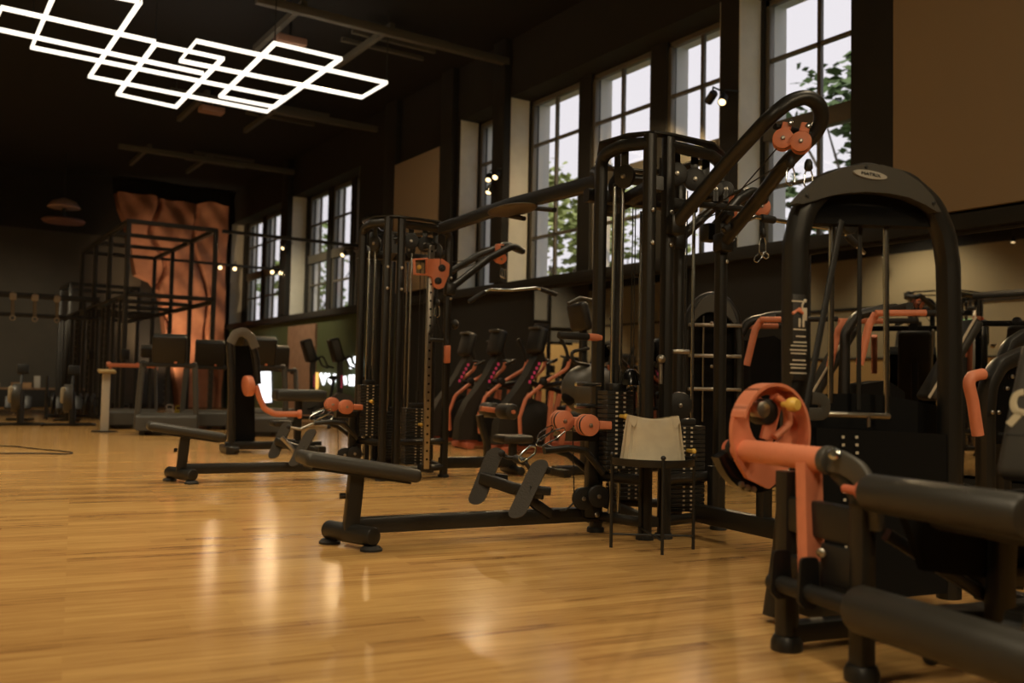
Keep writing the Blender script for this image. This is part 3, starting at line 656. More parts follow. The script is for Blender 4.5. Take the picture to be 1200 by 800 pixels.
cg = obj('adjustable_carriage', car, ORG, tb, 'orange pulley carriage')
for px, py in ((518, 314), (513.5, 329)):
    c = B.v(px, py, -.45); obj('sheave', disc(c, (0, 1, 0), .034, .03, b=.006).cyl(c - V((0, .012, 0)), c - V((0, .03, 0)), .012, n=10), BLK2, cg)
obj('pull_knob', disc(B.v(491, 313, -.42), (0, 1, 0), .022, .03), YEL, cg)
q = B.v(513, 338, -.44); obj('cable', MB().cyl(q, q + V((0, 0, -.12)), .004, n=8), BLK2, tb); obj('cable', MB().cyl(q + V((.02, 0, .2)), (q.x + .02, q.y, 2.2), .004, n=8), BLK2, tb)
e = clip(tb, q + V((0, 0, -.1)), L=.12)
hs = thing('strap_handle', 'strap handle hanging from the orange carriage of the farther station', 'handle', V((*OB, 0)) + M.Rotation(PA, 3, 'Z') @ e, PA)
obj('strap', MB().bar([(0, 0, .02), (-.06, 0, -.16), (-.05, 0, -.2), (.05, 0, -.2), (.06, 0, -.16), (0, 0, .02)], .025, .006, up=(0, 1, 0)), BLK2, hs); obj('grip', MB().cyl((-.065, 0, -.21), (.065, 0, -.21), .018, n=14, b=.004), RUB, hs)
kn = B.v(533, 380, -.15); obj('knob', MB().ell(kn, (.04, .04, .05), n=14, m=10).cyl(kn, (.62, -.12, kn.z), .012, n=8), BLK2, tb)
ob = B.v(524, 415, -.2); obj('orange_latch', MB().box(ob, (.055, .06, .17), bev=.01), ORG, tb, 'orange latch block'); obj('latch_clip', MB().box(ob + V((0, 0, .11)), (.03, .03, .06), bev=.006), BLK2, tb)
mB = pulldown_arm(tb, (.62, -.16, 1.83), (.64, .34, 1.95), B.v(598, 287, .05), .16, (-.03, .03))
pulldown_bar([B.v(549, 354, .05), B.v(573, 339, .05), B.v(599, 340, .05), B.v(629, 337, .05), B.v(652, 345, .05)], OB, PA, 'curved pulldown bar hanging from the arm of the farther station', ((0, .0, .8), (3, .2, 1.)))
# lat seat of B
sp = obj('thigh_post', MB().bar(fillet([B.v(571, 565, .0), B.v(571, 520, .0), B.v(564, 497, 0), B.v(562, 486, 0)], .2, 4), .06, .08, up=(0, 1, 0)), BLK, tb)
c = B.v(578, 481, 0); obj('thigh_roller', MB().cyl(c + V((.05, -.36, 0)), c + V((.05, -.08, 0)), .08, n=22, b=.025).cyl(c + V((.05, .06, 0)), c + V((.05, .34, 0)), .08, n=22, b=.025), VIN, tb, 'black foam thigh rollers')
obj('roller_axle', MB().cyl(c + V((.05, -.38, 0)), c + V((.05, .36, 0)), .02, n=12).bar([c + V((.05, 0, 0)), c + V((-.14, 0, .02))], .05, .05), ORG, tb, 'orange roller axle')
c = B.v(601, 514, 0); obj('pulldown_seat', MB().box(c, (.34, .30, .08), bev=.03, seg=3), VIN, tb); obj('seat_post', MB().bar([c, (c.x, c.y, .05)], .08, .06, up=(0, 1, 0)), BLK, tb)
obj('seat_rail', MB().bar([(.62, 0, .13), (c.x + .03, 0, .13)], .07, .11).cyl((c.x, -.22, .05), (c.x, .22, .05), .045, n=16, b=.01), BLK, tb)
# crossbeam with pull-up grips between the stations
bm0 = B.l(at_d(517, 268, 8.75)); bm1 = B.l(at_d(704, 213, 6.35)); mid = (bm0 + bm1) / 2 + V((0, 0, .03))
cb0 = thing('pull_up_beam', 'long black overhead beam with pull-up grips joining the two cable stations', 'beam', V((*OB, 0)) + M.Rotation(PA, 3, 'Z') @ bm0, PA)
class Bm:
    l = staticmethod(lambda p_: B.l(p_) - bm0)
obj('beam', MB().bar(fillet([bm0 - bm0, mid - bm0, bm1 - bm0], .6, 6), .07, .105, up=(0, 0, 1)), BLK, cb0)
obj('grip_plate', MB().ell(Bm.l(at_d(600, 246, 7.3)), (.16, .32, .022), n=24), mat('tan_grip_pad', (.06, .045, .028), .35), cb0, 'brown oval grip pad')
for (x0, y0, x1, y1) in ((588, 251, 614, 256), (616, 243, 650, 246)): obj('pull_up_grip', MB().tube([Bm.l(at_d(x0, y0, 7.7)), Bm.l(at_d(x1, y1, 7.3))], .02, 10), RUB, cb0)
# ------------------------------------------------------------------ side table with a bag
tc = at_z(763, 641, 0); D = 5.0
dd = (tc - EYE).dot(FW)
st_ = thing('side_table', 'small round black wire tray table with thin legs in front of the nearest station', 'side table', (tc.x, tc.y, 0), -YAW)
R_ = .235; zt = .475
MET = mat('thin_black_metal', (.010, .010, .009), .45)
LEGA = [math.radians(a) for a in (188, 276, 350, 98)]
for a in LEGA:
    q = (R_ * math.cos(a), R_ * math.sin(a)); obj('leg', MB().cyl((q[0], q[1], 0), (q[0], q[1], zt + .045), .0095, n=10).ell((q[0], q[1], zt + .048), (.015, .015, .014), n=10, m=8), MET, st_)
obj('tray', MB().lathe([(0, zt - .006), (R_, zt - .006), (R_ + .004, zt), (R_ + .004, zt + .035), (R_ - .002, zt + .035), (R_ - .004, zt + .002), (0, zt + .002)], n=40), MET, st_)
b = MB()
for i in (0, 1): b.cyl((R_ * math.cos(LEGA[i]), R_ * math.sin(LEGA[i]), .075), (R_ * math.cos(LEGA[i + 2]), R_ * math.sin(LEGA[i + 2]), .075), .006, n=8)
obj('cross_brace', b, MET, st_)
CRM = mat('cream_paper', (.66, .58, .42), .8, noise=(.60, .52, .38), nscale=14, bump=.1, bscale=60)
bgt = thing('paper_bag', 'cream bag standing folded on the small black tray table', 'bag', (tc.x, tc.y, zt + .003), -YAW)
m = MB(); rows = []
W0, W1, D0, D1, HB = .365, .285, .22, .12, .262
for i, z in enumerate((0, .05, .12, .19, .245, HB)):
    w = i / 5; wx, wy = (W0 * (1 - w) + W1 * w) / 2, (D0 * (1 - w) + D1 * w) / 2; ring = []
    for k in range(48):
        a = 2 * PI * k / 48; cx, sy_ = math.cos(a), math.sin(a)
        x = wx * (abs(cx) ** .45) * (1 if cx > 0 else -1); y = wy * (abs(sy_) ** .45) * (1 if sy_ > 0 else -1)
        y += (.010 * math.sin(a * 9 + z * 8) + .007 * math.sin(a * 17)) * (.15 + (abs(x) / wx) ** 2)
        zz = z + (.010 * (abs(x) / wx) ** 3 * (1 if i == 5 else 0)) - (.02 * math.exp(-((x / wx) / .5) ** 2) if i == 5 else 0) * .6
        ring.append(m.b.verts.new((x, y, zz)))
    rows.append(ring)
for a_, b_ in zip(rows, rows[1:]):
    for k in range(48): m.face((a_[k], a_[(k+1) % 48], b_[(k+1) % 48], b_[k]))
m.face(rows[0][::-1])
obj('bag_body', m, CRM, bgt)
for s in (-1, 1):
    fl = MB().prism([(s * .138, -.058, HB + .010), (s * .098, -.064, HB + .002), (s * .104, -.070, HB - .035), (s * .118, -.078, HB - .06), (s * .142, -.066, HB - .03)], (0, -.004, 0))
    obj('folded_corner', fl, CRM, bgt, 'folded over corners of the bag')

# ------------------------------------------------------------------ seated leg curl machine
OL, RL = (2.62, 2.2), math.radians(-11)
G_ = Loc(OL, RL)
lc = thing('leg_curl_machine', 'near black leg curl machine with orange cam wheel and padded rollers', 'exercise machine', (*OL, 0), RL)
vA = .33
pa = [G_.v(px, py, vA) for px, py in ((909, 727), (921, 640), (928, 560), (931, 450), (931, 330), (932, 285), (941, 245), (968, 215), (1015, 204), (1060, 214), (1092, 242), (1106, 275), (1111, 310), (1113, 400), (1113, 500), (1112, 700))]
pa[-1].z = .03; pa[0].z = .02
obj('arch_frame', MB().bar(fillet(pa, .2, 5), .10, .085, up=(0, 1, 0), b=.42), BLK, lc)
def gv(pts, v): return [G_.v(px, py, v) for px, py in pts]
so = gv([(934, 238), (941, 228), (952, 217), (970, 204), (990, 196), (1012, 192), (1035, 193), (1058, 200), (1078, 213), (1093, 229), (1103, 248), (1098, 248), (1085, 240), (1065, 231), (1040, 226), (1015, 224.5), (992, 226), (970, 230), (952, 236), (940, 239)], vA - .065)
sh = obj('top_shroud', MB().prism(so, (0, .05, 0)), GREY, lc, 'grey curved top cover')
bc = G_.v(1020, 204.5, vA - .069)
obj('badge', MB().prism([bc + V((.088 * math.cos(2*PI*k/32), -.002, .0165 * math.sin(2*PI*k/32) - .003 * math.cos(2*PI*k/32))) for k in range(32)], (0, .006, 0)), LABL, sh, 'silver oval name badge')
tm = text_mesh('MATRIX', .019, .0012); tm.transform(M.Translation(bc + V((0, -.004, 0))) @ M.Rotation(math.radians(2), 4, 'Y') @ M.Rotation(PI / 2, 4, 'X') @ M.Diagonal((1.5, 1, 1, 1)))
obj('lettering', tm, BLK2, sh)
for px, py in ((1015, 195.5), (946, 229), (1094, 238)): obj('bolt', MB().lathe([(.008, 0), (.008, .004), (0, .006)], G_.v(px, py, vA - .066), (0, -1, 0), 10), BLK2, sh)
obj('crown_block', MB().prism(gv([(946, 237), (1098, 247), (1098, 266), (946, 261)], vA + .0), (0, .08, 0)).prism(gv([(948, 234), (990, 226), (1040, 226), (1090, 243), (1090, 255), (948, 255)], vA + .0), (0, .06, 0)), SHRD, lc)
for px0, px1, y0, y1 in ((975, 973, 236, 472), (1038, 1039, 240, 486)):
    obj('guide_rod', MB().cyl(G_.v(px0, y0, vA + .04), G_.v(px1, y1, vA + .04), .0125, n=14), CHR, lc, 'steel guide rod')
obj('pull_belt', MB().bar([G_.v(1008, 240, vA + .06), G_.v(1006, 480, vA + .06)], .022, .006, up=(0, 1, 0)), BLK2, lc)
obj('diagonal_belt', MB().bar([G_.v(986, 258, vA - .0), G_.v(944, 480, vA - .1)], .028, .007, up=(0, 1, 0)), BLK2, lc)
obj('belt_pulley', disc(G_.v(995, 262, vA + .03), (0, 1, 0), .045, .03, b=.008), BLK2, lc)
# lower stack shroud with curved top edge
ls = gv([(944, 463), (975, 461), (1010, 461), (1050, 465), (1095, 474), (1100, 476)], vA + .10)
ls += [V((ls[-1].x, ls[-1].y, .06)), V((ls[0].x, ls[0].y, .06))]
obj('stack_shroud', MB().prism(ls, (0, .012, 0)), SHRD, lc)
lo_ = gv([(945, 500), (1096, 508)], vA + .03)
obj('front_cover', MB().prism([(lo_[0].x, vA - .03, lo_[0].z), (lo_[1].x, vA - .03, lo_[1].z), (lo_[1].x, vA - .03, .06), (lo_[0].x, vA - .03, .06)], (0, .01, 0)), SHRD, lc)
q0, q1 = G_.v(968, 485, vA + .0), G_.v(1042, 488, vA + .0)
obj('stack_bar', MB().cyl(q0, q1, .013, n=14, b=.003), STL, lc, 'steel bar over the weight stack'); 
obj('stack_hook', MB().bar(fillet([G_.v(945, 485, vA - .02), G_.v(966, 485, vA - .02), G_.v(966, 468, vA - .02), G_.v(950, 466, vA - .02)], .03, 4), .05, .02, up=(0, 1, 0)), GREY, lc); obj('hook_pin', MB().cyl(G_.v(1018, 486, vA - .01), G_.v(1018, 500, vA - .01), .008, n=8), STL, lc)
for px in (988, 1004):
    nm = MB()
    for k in range(15): nm.box(G_.v(px + k * .25, 512 + k * 9.2, vA - .036), (.013, .003, .011))
    obj('weight_numbers', nm, WHT, lc, 'column of pale weight numbers')
# placard on the left pillar
pm = MB()
for y, x0, x1 in ((353, 928, 945), (386, 930, 944), (394, 933, 944), (401, 930, 945), (405, 927, 945), (410, 926, 945), (414, 927, 944), (422, 929, 944), (427, 926, 945), (431, 927, 944), (437, 926, 945)):
    a, b_ = G_.v(x0, y, vA - .052), G_.v(x1, y, vA - .052); pm.box((a + b_) / 2, ((b_ - a).length, .003, .0055))
pc_ = obj('instruction_placard', MB().box(G_.v(936, 395, vA - .047), (.062, .006, .34), bev=.002), mat('dark_placard', (.022, .019, .016), .5), lc)
obj('placard_text', pm, WHT, pc_, 'lines of small pale text')
ic = MB()
for px, py, w_, h_ in ((937, 378, .010, .035), (941.5, 378, .010, .035), (943, 368, .022, .05)): ic.box(G_.v(px, py, vA - .052), (w_, .003, h_), bev=.001)
ic.tube(gv([(941, 368), (940, 358), (943, 351), (945, 352)], vA - .052), .004, 6, fil=.02)
obj('placard_icon', ic, WHT, pc_); obj('placard_figure', MB().tube(gv([(929, 367), (935, 363), (941, 367)], vA - .052), .006, 6).ell(G_.v(937, 363, vA - .052), (.012, .003, .010), n=10, m=6), ORG, pc_, 'red figure drawing')
# front frame
obj('front_post', MB().bar([(0, 0, .02), (-.0, 0, .62)], .07, .07, b=.3).lathe([(.055, 0), (.055, .03), (.045, .05), (0, .05)], (0, 0, 0), n=18), BLK, lc)
obj('front_post', MB().bar([(0, -.36, .02), (-.0, -.36, .55)], .065, .07, b=.3).lathe([(.055, 0), (.055, .03), (.045, .05), (0, .05)], (0, -.36, 0), n=18), BLK, lc)
obj('cross_plate', MB().box((.0, -.18, .475), (.05, .31, .12), bev=.01).box((.0, -.18, .27), (.05, .31, .13), bev=.012), BLK, lc)
obj('side_tube', MB().bar(fillet([(-.0, -.36, .2), (.0, -.36, .5), (.015, -.33, .58), (.02, -.2, .66)], .08, 5), .045, .055, up=(1, 0, 0)), BLK, lc)
obj('base_rail', MB().bar([(0, 0, .06), (1.35, .0, .06)], .07, .07).bar([(0, -.36, .2), (.55, -.36, .15), (1.3, -.36, .06)], .07, .07).bar([(1.3, -.75, .05), (1.3, .33, .05)], .07, .07).bar([(.34, -.0, .06), (.34, .33, .06)], .07, .07), BLK, lc)
# orange assembly
o0, o1 = G_.u(849, 527, .0), G_.u(967, 538, .0); zz = .675
ax0, ax1 = V((0, .33, zz)), V((0, -.19, zz))
ot = obj('pivot_tube', MB().cyl(ax0 + V((0, -.02, 0)), ax1, .042, n=26, b=.004), ORG, lc, 'orange pivot tube')
obj('tube_end', MB().cyl(ax0 + V((0, .02, 0)), ax0 + V((0, -.02, 0)), .036, n=24, b=.004), ORD, ot, 'dark orange end cap'); obj('collar', MB().cyl((0, .31, zz), (0, .285, zz), .050, n=24, b=.004), BLK2, ot)
vD = .26; C0 = G_.v(894, 506, vD)
def pol(r, a, v): return V((C0.x + r * .84 * math.cos(math.radians(a)), v, C0.z + r * math.sin(math.radians(a))))
outer = [pol(.185, a, vD) for a in range(-45, 200, 7)] + [pol(.19, 215, vD), pol(.20, 240, vD), pol(.215, 275, vD), pol(.20, 300, vD)]
inner = []
for k, p_ in enumerate(outer):
    a = math.atan2(p_.z - C0.z, p_.x - C0.x)
    inner.append(V((C0.x + .008 + .088 * math.cos(a), vD, C0.z + .045 + .098 * math.sin(a))))
obj('cam_wheel', MB().prism(outer, (0, -.022, 0), inner), ORG, lc, 'orange cam wheel')
rim = [pol(.188, a, vD - .0) for a in range(-30, 168, 6)]; rimi = [pol(.176, a, vD) for a in range(-30, 168, 6)]
rb = MB(); 
for k in range(len(rim) - 1): rb.prism([rim[k], rim[k+1], rimi[k+1], rimi[k]], (0, -.085, 0))
bmesh.ops.remove_doubles(rb.b, verts=rb.b.verts, dist=1e-5)
obj('cam_rim', rb, ORG, lc)
obj('cam_web', MB().bar([pol(.03, 250, vD - .03), pol(.15, 70, vD - .03)], .055, .02, up=(0, 1, 0)).tube([pol(.02, 300, vD - .06), pol(.10, 20, vD - .06), pol(.13, 55, vD - .06), pol(.14, 85, vD - .06)], .014, 10, fil=.03), ORG, lc, 'orange lever arm in the cam wheel')
kb = pol(.115, 70, vD - .07)
obj('adjust_knob', MB().lathe([(.0, .075), (.02, .072), (.028, .055), (.026, .035), (.012, .02), (.010, 0)], kb, (.25, -1, 0), 18), YEL, lc, 'yellow adjustment knob')
obj('cam_bolt', MB().cyl(pol(.10, 120, vD - .0), pol(.10, 120, vD - .06), .032, n=20, b=.006), STL, lc); obj('cam_shaft', MB().cyl(pol(.08, 100, vD + .03), pol(.08, 100, vD - .05), .05, n=20, b=.01), BLK2, lc)
cr_o = [pol(.235, a, vD + .03) for a in range(205, 335, 9)]; cr_i = [pol(.15, a, vD + .03) for a in range(205, 335, 9)]
obj('cam_guard', MB().prism(cr_o + cr_i[::-1], (0, .05, 0)), GLB, lc)
for a in (245, 254, 263): obj('bolt', MB().lathe([(.012, 0), (.012, .01), (0, .016)], pol(.222, a, vD + .03), (0, -1, 0), 10), STL, lc)
obj('swing_arm', MB().bar([(-.005, -.115, .66), (-.02, -.15, .255)], .075, .05, up=(0, 1, 0), b=.06), ORG, lc, 'orange swing arm')
# black curved end plate
ep = [V((.02, -.20, zz + .045)), V((-.03, -.20, zz + .03)), V((-.045, -.20, zz)), V((-.03, -.20, zz - .035))]
cpl = MB().bar(fillet([(-.01, -.212, zz), (-.008, -.28, zz + .0), (-.005, -.36, zz - .03), (.0, -.395, zz - .10), (.01, -.40, zz - .2)], .08, 5), .075, .03, up=(1, 0, 0), b=.3)
cpl.cyl((-.0, -.19, zz), (-.0, -.225, zz), .048, n=24, b=.006)
obj('end_plate', cpl, GREY, lc, 'dark grey curved end plate'); obj('bolt', MB().lathe([(.02, 0), (.02, .01), (.012, .018), (0, .018)], (-.03, -.27, zz + .025), (-1, -.6, .3), 14), CHR, lc, 'chrome bolt')
# rollers
ra, rb_ = V((-.05, -.435, .597)), V((-.05, -.99, .597))
th = obj('thigh_roller', MB().cyl(ra, rb_, .058, n=28, b=.018), VIN, lc, 'upper padded roller'); obj('roller_knob', MB().ell(ra + V((0, .02, 0)), (.032, .022, .032), n=16).cyl(ra + V((0, .03, 0)), ra + V((0, .1, 0)), .014, n=10), ORD, th)
ca_, cb_ = V((-.08, -.42, .245)), V((-.08, -1.2, .245))
cr2 = obj('calf_roller', MB().cyl(ca_, cb_, .073, n=30, b=.022), VIN, lc, 'lower padded roller'); obj('axle', MB().cyl((-.08, -.02, .245), (-.08, -1.25, .245), .03, n=20), BLK2, cr2)
for y in (-.06, -.20):
    obj('roller_bracket', MB().prism(fillet([(-.115, y, .36), (-.045, y, .36), (-.035, y, .22), (-.06, y, .195), (-.10, y, .195), (-.125, y, .22)], .02, 3, True), (0, -.012, 0)), BLK2, lc)
obj('bracket_plate', MB().box((-.02, -.27, .34), (.02, .14, .13), bev=.008), BLK2, lc); bolt(lc, (-.04, -.22, .375), (-1, -.5, 0), .016)
# seat and its frame
st2 = obj('seat_pad', MB().box((.36, -.72, .53), (.52, .42, .08), bev=.03, seg=3), VIN, lc)
obj('seat_side_plate', MB().prism([(.02, -.50, .57), (.6, -.50, .60), (.8, -.50, .46), (.55, -.50, .30), (.12, -.50, .36)], (0, .03, 0)), SHRD, lc)
for px, py in ((1107, 616), (1172, 625)): bolt(lc, G_.v(px, py, -.505), (-.3, -1, 0), .012)
obj('seat_post', MB().bar([(.42, -.52, .5), (.40, -.52, .05)], .08, .06, up=(0, 1, 0)).bar([(.1, -.36, .45), (.5, -.5, .2)], .04, .04).bar([(.3, -.36, .45), (.42, -.42, .3), (.6, -.44, .28)], .035, .035), BLK, lc)
obj('rear_frame', MB().bar([(.4, -.52, .33), (1.15, -.56, .33)], .05, .06).bar([(.4, -.52, .16), (1.15, -.56, .14)], .05, .06).bar([(.05, -.86, .30), (.28, -.80, .01)], .05, .06).bar([(.05, -.86, .30), (.4, -.75, .3)], .05, .05).bar([(1.1, -.56, .33), (1.1, -.56, .03)], .06, .06), BLK, lc)
obj('foot_wheel', disc((.35, -.30, .025), (1, 0, 0), .025, .03, n=14).cyl((.40, -.30, .025), (.43, -.30, .025), .025, n=14), RUB, lc)
# back pad with a printed mark
bp0 = G_.d(1206, 402, 3.05); bb = G_.d(1163, 560, 2.95); wv = V((.10, -.44, 0))
up_ = (bp0 - bb); nn = up_.cross(wv).normalized()
pc2 = (bp0 + bb + wv * 1.0) / 2
rm = M((wv.normalized(), nn, wv.normalized().cross(nn))).transposed()
bk = obj('back_pad', MB().box(pc2, (wv.length, .07, up_.length), rm, bev=.03, seg=3), mat('charcoal_pad', (.045, .041, .034), .5, bump=.12, bscale=300), lc, 'charcoal back pad with a cream printed mark')
def onpad(px, py): # point on the pad's front face
    a = G_.m @ (EYE - G_.O); r = G_.m @ ray(px, py); n0 = nn if nn.dot(r) < 0 else -nn; o_ = pc2 + n0 * .0365
    return a + r * ((o_ - a).dot(n0) / r.dot(n0))
obj('printed_mark', MB().sweep(fillet([onpad(1200, 459), onpad(1190, 462), onpad(1187, 472), onpad(1190, 482), onpad(1203, 484)], .03, 5), rrect(.022, .003, .1), up=nn).sweep([onpad(1196, 483), onpad(1182, 498)], rrect(.026, .003, .1), up=nn), mat('cream_print', (.50, .42, .27), .6), bk, 'cream printed letter')
obj('pad_seam', MB().sweep([onpad(1170, 508), onpad(1214, 510)], rrect(.003, .002), up=nn), BLK2, bk)
obj('back_support', MB().bar([pc2 - nn * (.05 if nn.dot(G_.m @ FW) < 0 else -.05), (1.1, -.56, .33)], .06, .06), BLK, lc)

# ------------------------------------------------------------------ press machine at the right edge
OP = at_d(1190, 640, 5.0); OP.z = 0; RP = math.radians(-11); Q = Loc(OP, RP)
pm_ = thing('press_machine', 'black machine with an orange handle partly hidden behind the charcoal back pad', 'exercise machine', OP, RP, None)
qv = lambda pts, v=0.: [Q.v(px, py, v) for px, py in pts]
p0 = qv([(1156, 660), (1155, 560), (1155, 480), (1158, 450), (1170, 428), (1200, 414)]); p0[0].z = .02
obj('curved_frame', MB().bar(fillet(p0 + [p0[-1] + V((.3, 0, 0))], .15, 5), .085, .09, up=(0, 1, 0), b=.35), BLK, pm_)
p1 = qv([(1176, 560), (1174, 430), (1182, 405), (1200, 393), (1240, 388)], .25); p1[0].z = .02
obj('arch_frame', MB().bar(fillet(p1 + [V((p1[-1].x + .12, p1[-1].y, p1[-1].z - .12)), V((p1[-1].x + .14, p1[-1].y, .02))], .12, 5), .08, .08, up=(0, 1, 0), b=.4), BLK, pm_)
gs = obj('stack_shroud', MB().prism(qv([(1166, 470), (1168, 445), (1176, 428), (1190, 421), (1210, 424), (1222, 450), (1222, 520), (1166, 520)], .06), (0, .1, 0)), GLB, pm_)
for px, py in ((1172, 440), (1186, 441), (1180, 455), (1190, 466), (1163, 483), (1170, 483)): bolt(gs, Q.v(px, py, .055 if py < 480 else -.06), (0, -1, 0), .012)
obj('orange_handle', MB().tube(fillet(qv([(1146, 510), (1140, 470), (1135, 449), (1138, 441), (1152, 438)], -.1), .05, 4), .03, 14), ORG, pm_, 'orange press handle')
obj('hand_grip', MB().cyl(Q.v(1150, 439, -.1), Q.v(1158, 441, .05), .022, n=14, b=.004), RUB, pm_)
obj('seat', MB().box((.35, -.1, .45), (.4, .36, .08), bev=.03, seg=3), VIN, pm_); obj('seat_post', MB().bar([(.35, -.1, .42), (.35, -.1, .04)], .08, .08).bar([(-.15, .0, .05), (.6, .0, .05)], .08, .07), BLK, pm_)
# ------------------------------------------------------------------ elliptical trainers along the window wall
NECK = mat('dark_charcoal_plastic', (.028, .026, .021), .45)
def elliptical(loc, rz, lab):
    t = thing('elliptical_trainer', lab, 'exercise machine', loc, rz, 'elliptical trainers along the window wall')
    hd = rot('Y', 14)
    c = obj('console', MB().box((.0, 0, 1.52), (.13, .40, .36), hd, bev=.05, seg=3), BLK2, t); obj('screen', MB().box((.068, 0, 1.53), (.01, .30, .22), hd, bev=.004), GLB, c)
    obj('console_cap', MB().box((-.012, 0, 1.69), (.12, .30, .04), hd, bev=.015), GREY, c)
    prof = [(-.0, 1.36), (.06, 1.30), (-.02, 1.12), (-.14, .92), (-.24, .76), (-.30, .5), (-.28, .12), (-.62, .12), (-.60, .4), (-.48, .66), (-.32, .86), (-.18, 1.06), (-.10, 1.22)]
    obj('neck_housing', MB().prism([(x, -.11, z) for x, z in prof], (0, .22, 0)), NECK, t)
    obj('flywheel_housing', MB().prism([(-.30 + .0, -.17, .10), (.16, -.17, .10), (.16, -.17, .46), (.05, -.17, .68), (-.16, -.17, .74), (-.30, -.17, .6)], (0, .34, 0)).cyl((-.06, -.19, .42), (-.06, .19, .42), .27, n=28, b=.02), BLK2, t)
    for k in range(5):
        obj('light_strip', MB().box((-.155 + .034 * k, -.115, .96 + .062 * k), (.032, .006, .042)), MAG, t, 'magenta light strip')
    for s in (-1, 1):
        y = .26 * s; sh = .10 if s > 0 else 0
        a = obj('swing_arm', MB().tube(fillet([(.37 - sh, y, 1.28), (.34 - sh, y, 1.15), (.02, y, .97), (-.28, y, .74), (-.37, y, .48), (-.35, y, .22)], .16, 5), .026, 12), ORG, t, 'orange swing arm')
        obj('hand_grip', MB().tube([(.36 - sh, y, 1.25), (.31 - sh, y, 1.42), (.22 - sh, y, 1.58)], .024, 12), RUB, a)
        obj('pivot', MB().cyl((-.03, y - .04, .96), (-.03, y + .04, .96), .05, n=16, b=.006), BLK2, a)
        obj('pedal_arm', MB().tube([(-.02, y * .8, .90 + sh * .6), (.36, y * .8, .97 - sh), (.62, y * .8, .90 - sh)], .035, 10), BLK, t)
        obj('pedal', MB().box((.58, y * .75, .5 + sh), (.34, .13, .05), bev=.015), RUB, t)
        obj('link', MB().bar([(.62, y * .8, .9), (.60, y * .75, .52 + sh)], .04, .03), BLK, t)
        obj('frame_leg', MB().bar([(.14, y * .7, .84), (.09, y * .7, .12)], .07, .05), ORG, t, 'orange frame leg'); obj('frame_leg', MB().bar([(.46, y * .7, .80), (.30, y * .7, .12)], .07, .05), ORG, t, 'orange frame leg')
    obj('static_handle', MB().tube(fillet([(.05, -.2, 1.2), (.22, -.2, 1.28), (.26, 0, 1.24), (.22, .2, 1.28), (.05, .2, 1.2)], .08, 4), .02, 10), BLK, t)
    obj('base_frame', MB().bar([(-.5, 0, .09), (.95, 0, .09)], .16, .12).bar([(-.5, -.3, .05), (-.5, .3, .05)], .1, .08).bar([(.95, -.3, .05), (.95, .3, .05)], .1, .08), ORD, t, 'dark orange base frame')
    return t
e1 = at_d(627, 520, 12.6); e1.z = 0
EL = elliptical(e1, PA, 'nearest elliptical trainer with orange arms, directly left of the dark rounded ergometer')
def bike(loc, rz, lab):
    t = thing('exercise_bike', lab, 'exercise bike', loc, rz, 'exercise bikes before the lit letters')
    c = obj('console', MB().box((-.12, 0, 1.60), (.22, .38, .52), rot('Y', -18), bev=.05, seg=3), BLK2, t); obj('screen', MB().box((-.008, 0, 1.59), (.01, .28, .32), rot('Y', -18), bev=.004), GLB, c)
    obj('mast', MB().bar([(-.02, 0, 1.45), (.0, 0, .62)], .12, .10, up=(0, 1, 0)), BLK2, t)
    for k in range(5): obj('light_strip', MB().box((.02, -.056, .80 + .058 * k), (.035, .006, .04)), MAG, t, 'magenta light strip')
    for s in (-1, 1): obj('handle_bar', MB().tube(fillet([(-.0, s * .12, 1.36), (.14, s * .24, 1.50), (.26, s * .24, 1.26), (.40, s * .24, 1.22)], .07, 4), .022, 10), BLK, t)
    obj('body_housing', MB().prism(fillet([(-.30, -.12, .16), (-.28, -.12, .45), (-.05, -.12, .68), (.22, -.12, .62), (.42, -.12, .40), (.42, -.12, .16)], .12, 4, True), (0, .24, 0)), GREY, t)
    obj('saddle_post', MB().bar([(.38, 0, .35), (.48, 0, .98)], .07, .06, up=(0, 1, 0)), BLK, t); obj('saddle', MB().ell((.50, 0, 1.0), (.17, .12, .05), n=20, m=10), VIN, t)
    obj('base_frame', MB().bar([(-.42, 0, .09), (.62, 0, .09)], .10, .08).bar([(-.42, -.25, .045), (-.42, .25, .045)], .09, .07).bar([(.62, -.25, .045), (.62, .25, .045)], .09, .07), BLK, t)
    for s in (-1, 1): obj('crank_pedal', MB().bar([(.06, s * .14, .36), (.06 + s * .12, s * .15, .30)], .03, .02).box((.06 + s * .14, s * .20, .29), (.12, .09, .03), bev=.008), RUB, t)
    return t
b1 = at_d(397, 500, 20.2); b1.z = 0
BK = bike(b1, PA, 'exercise bike just left of the farther station, before the lit letters')
b2 = at_d(365, 500, 20.8); b2.z = 0; dup(BK, b2, PA, 'exercise bike farther left, before the reddish wood board')
for px, d, lab in ((580, 13.4, 'elliptical trainer second from the dark rounded ergometer, above the foam thigh rollers'), (545, 14.2, 'elliptical trainer third from the dark rounded ergometer, half hidden by the farther station')):
    q = at_d(px, 500, d); q.z = 0; dup(EL, q, PA, lab)
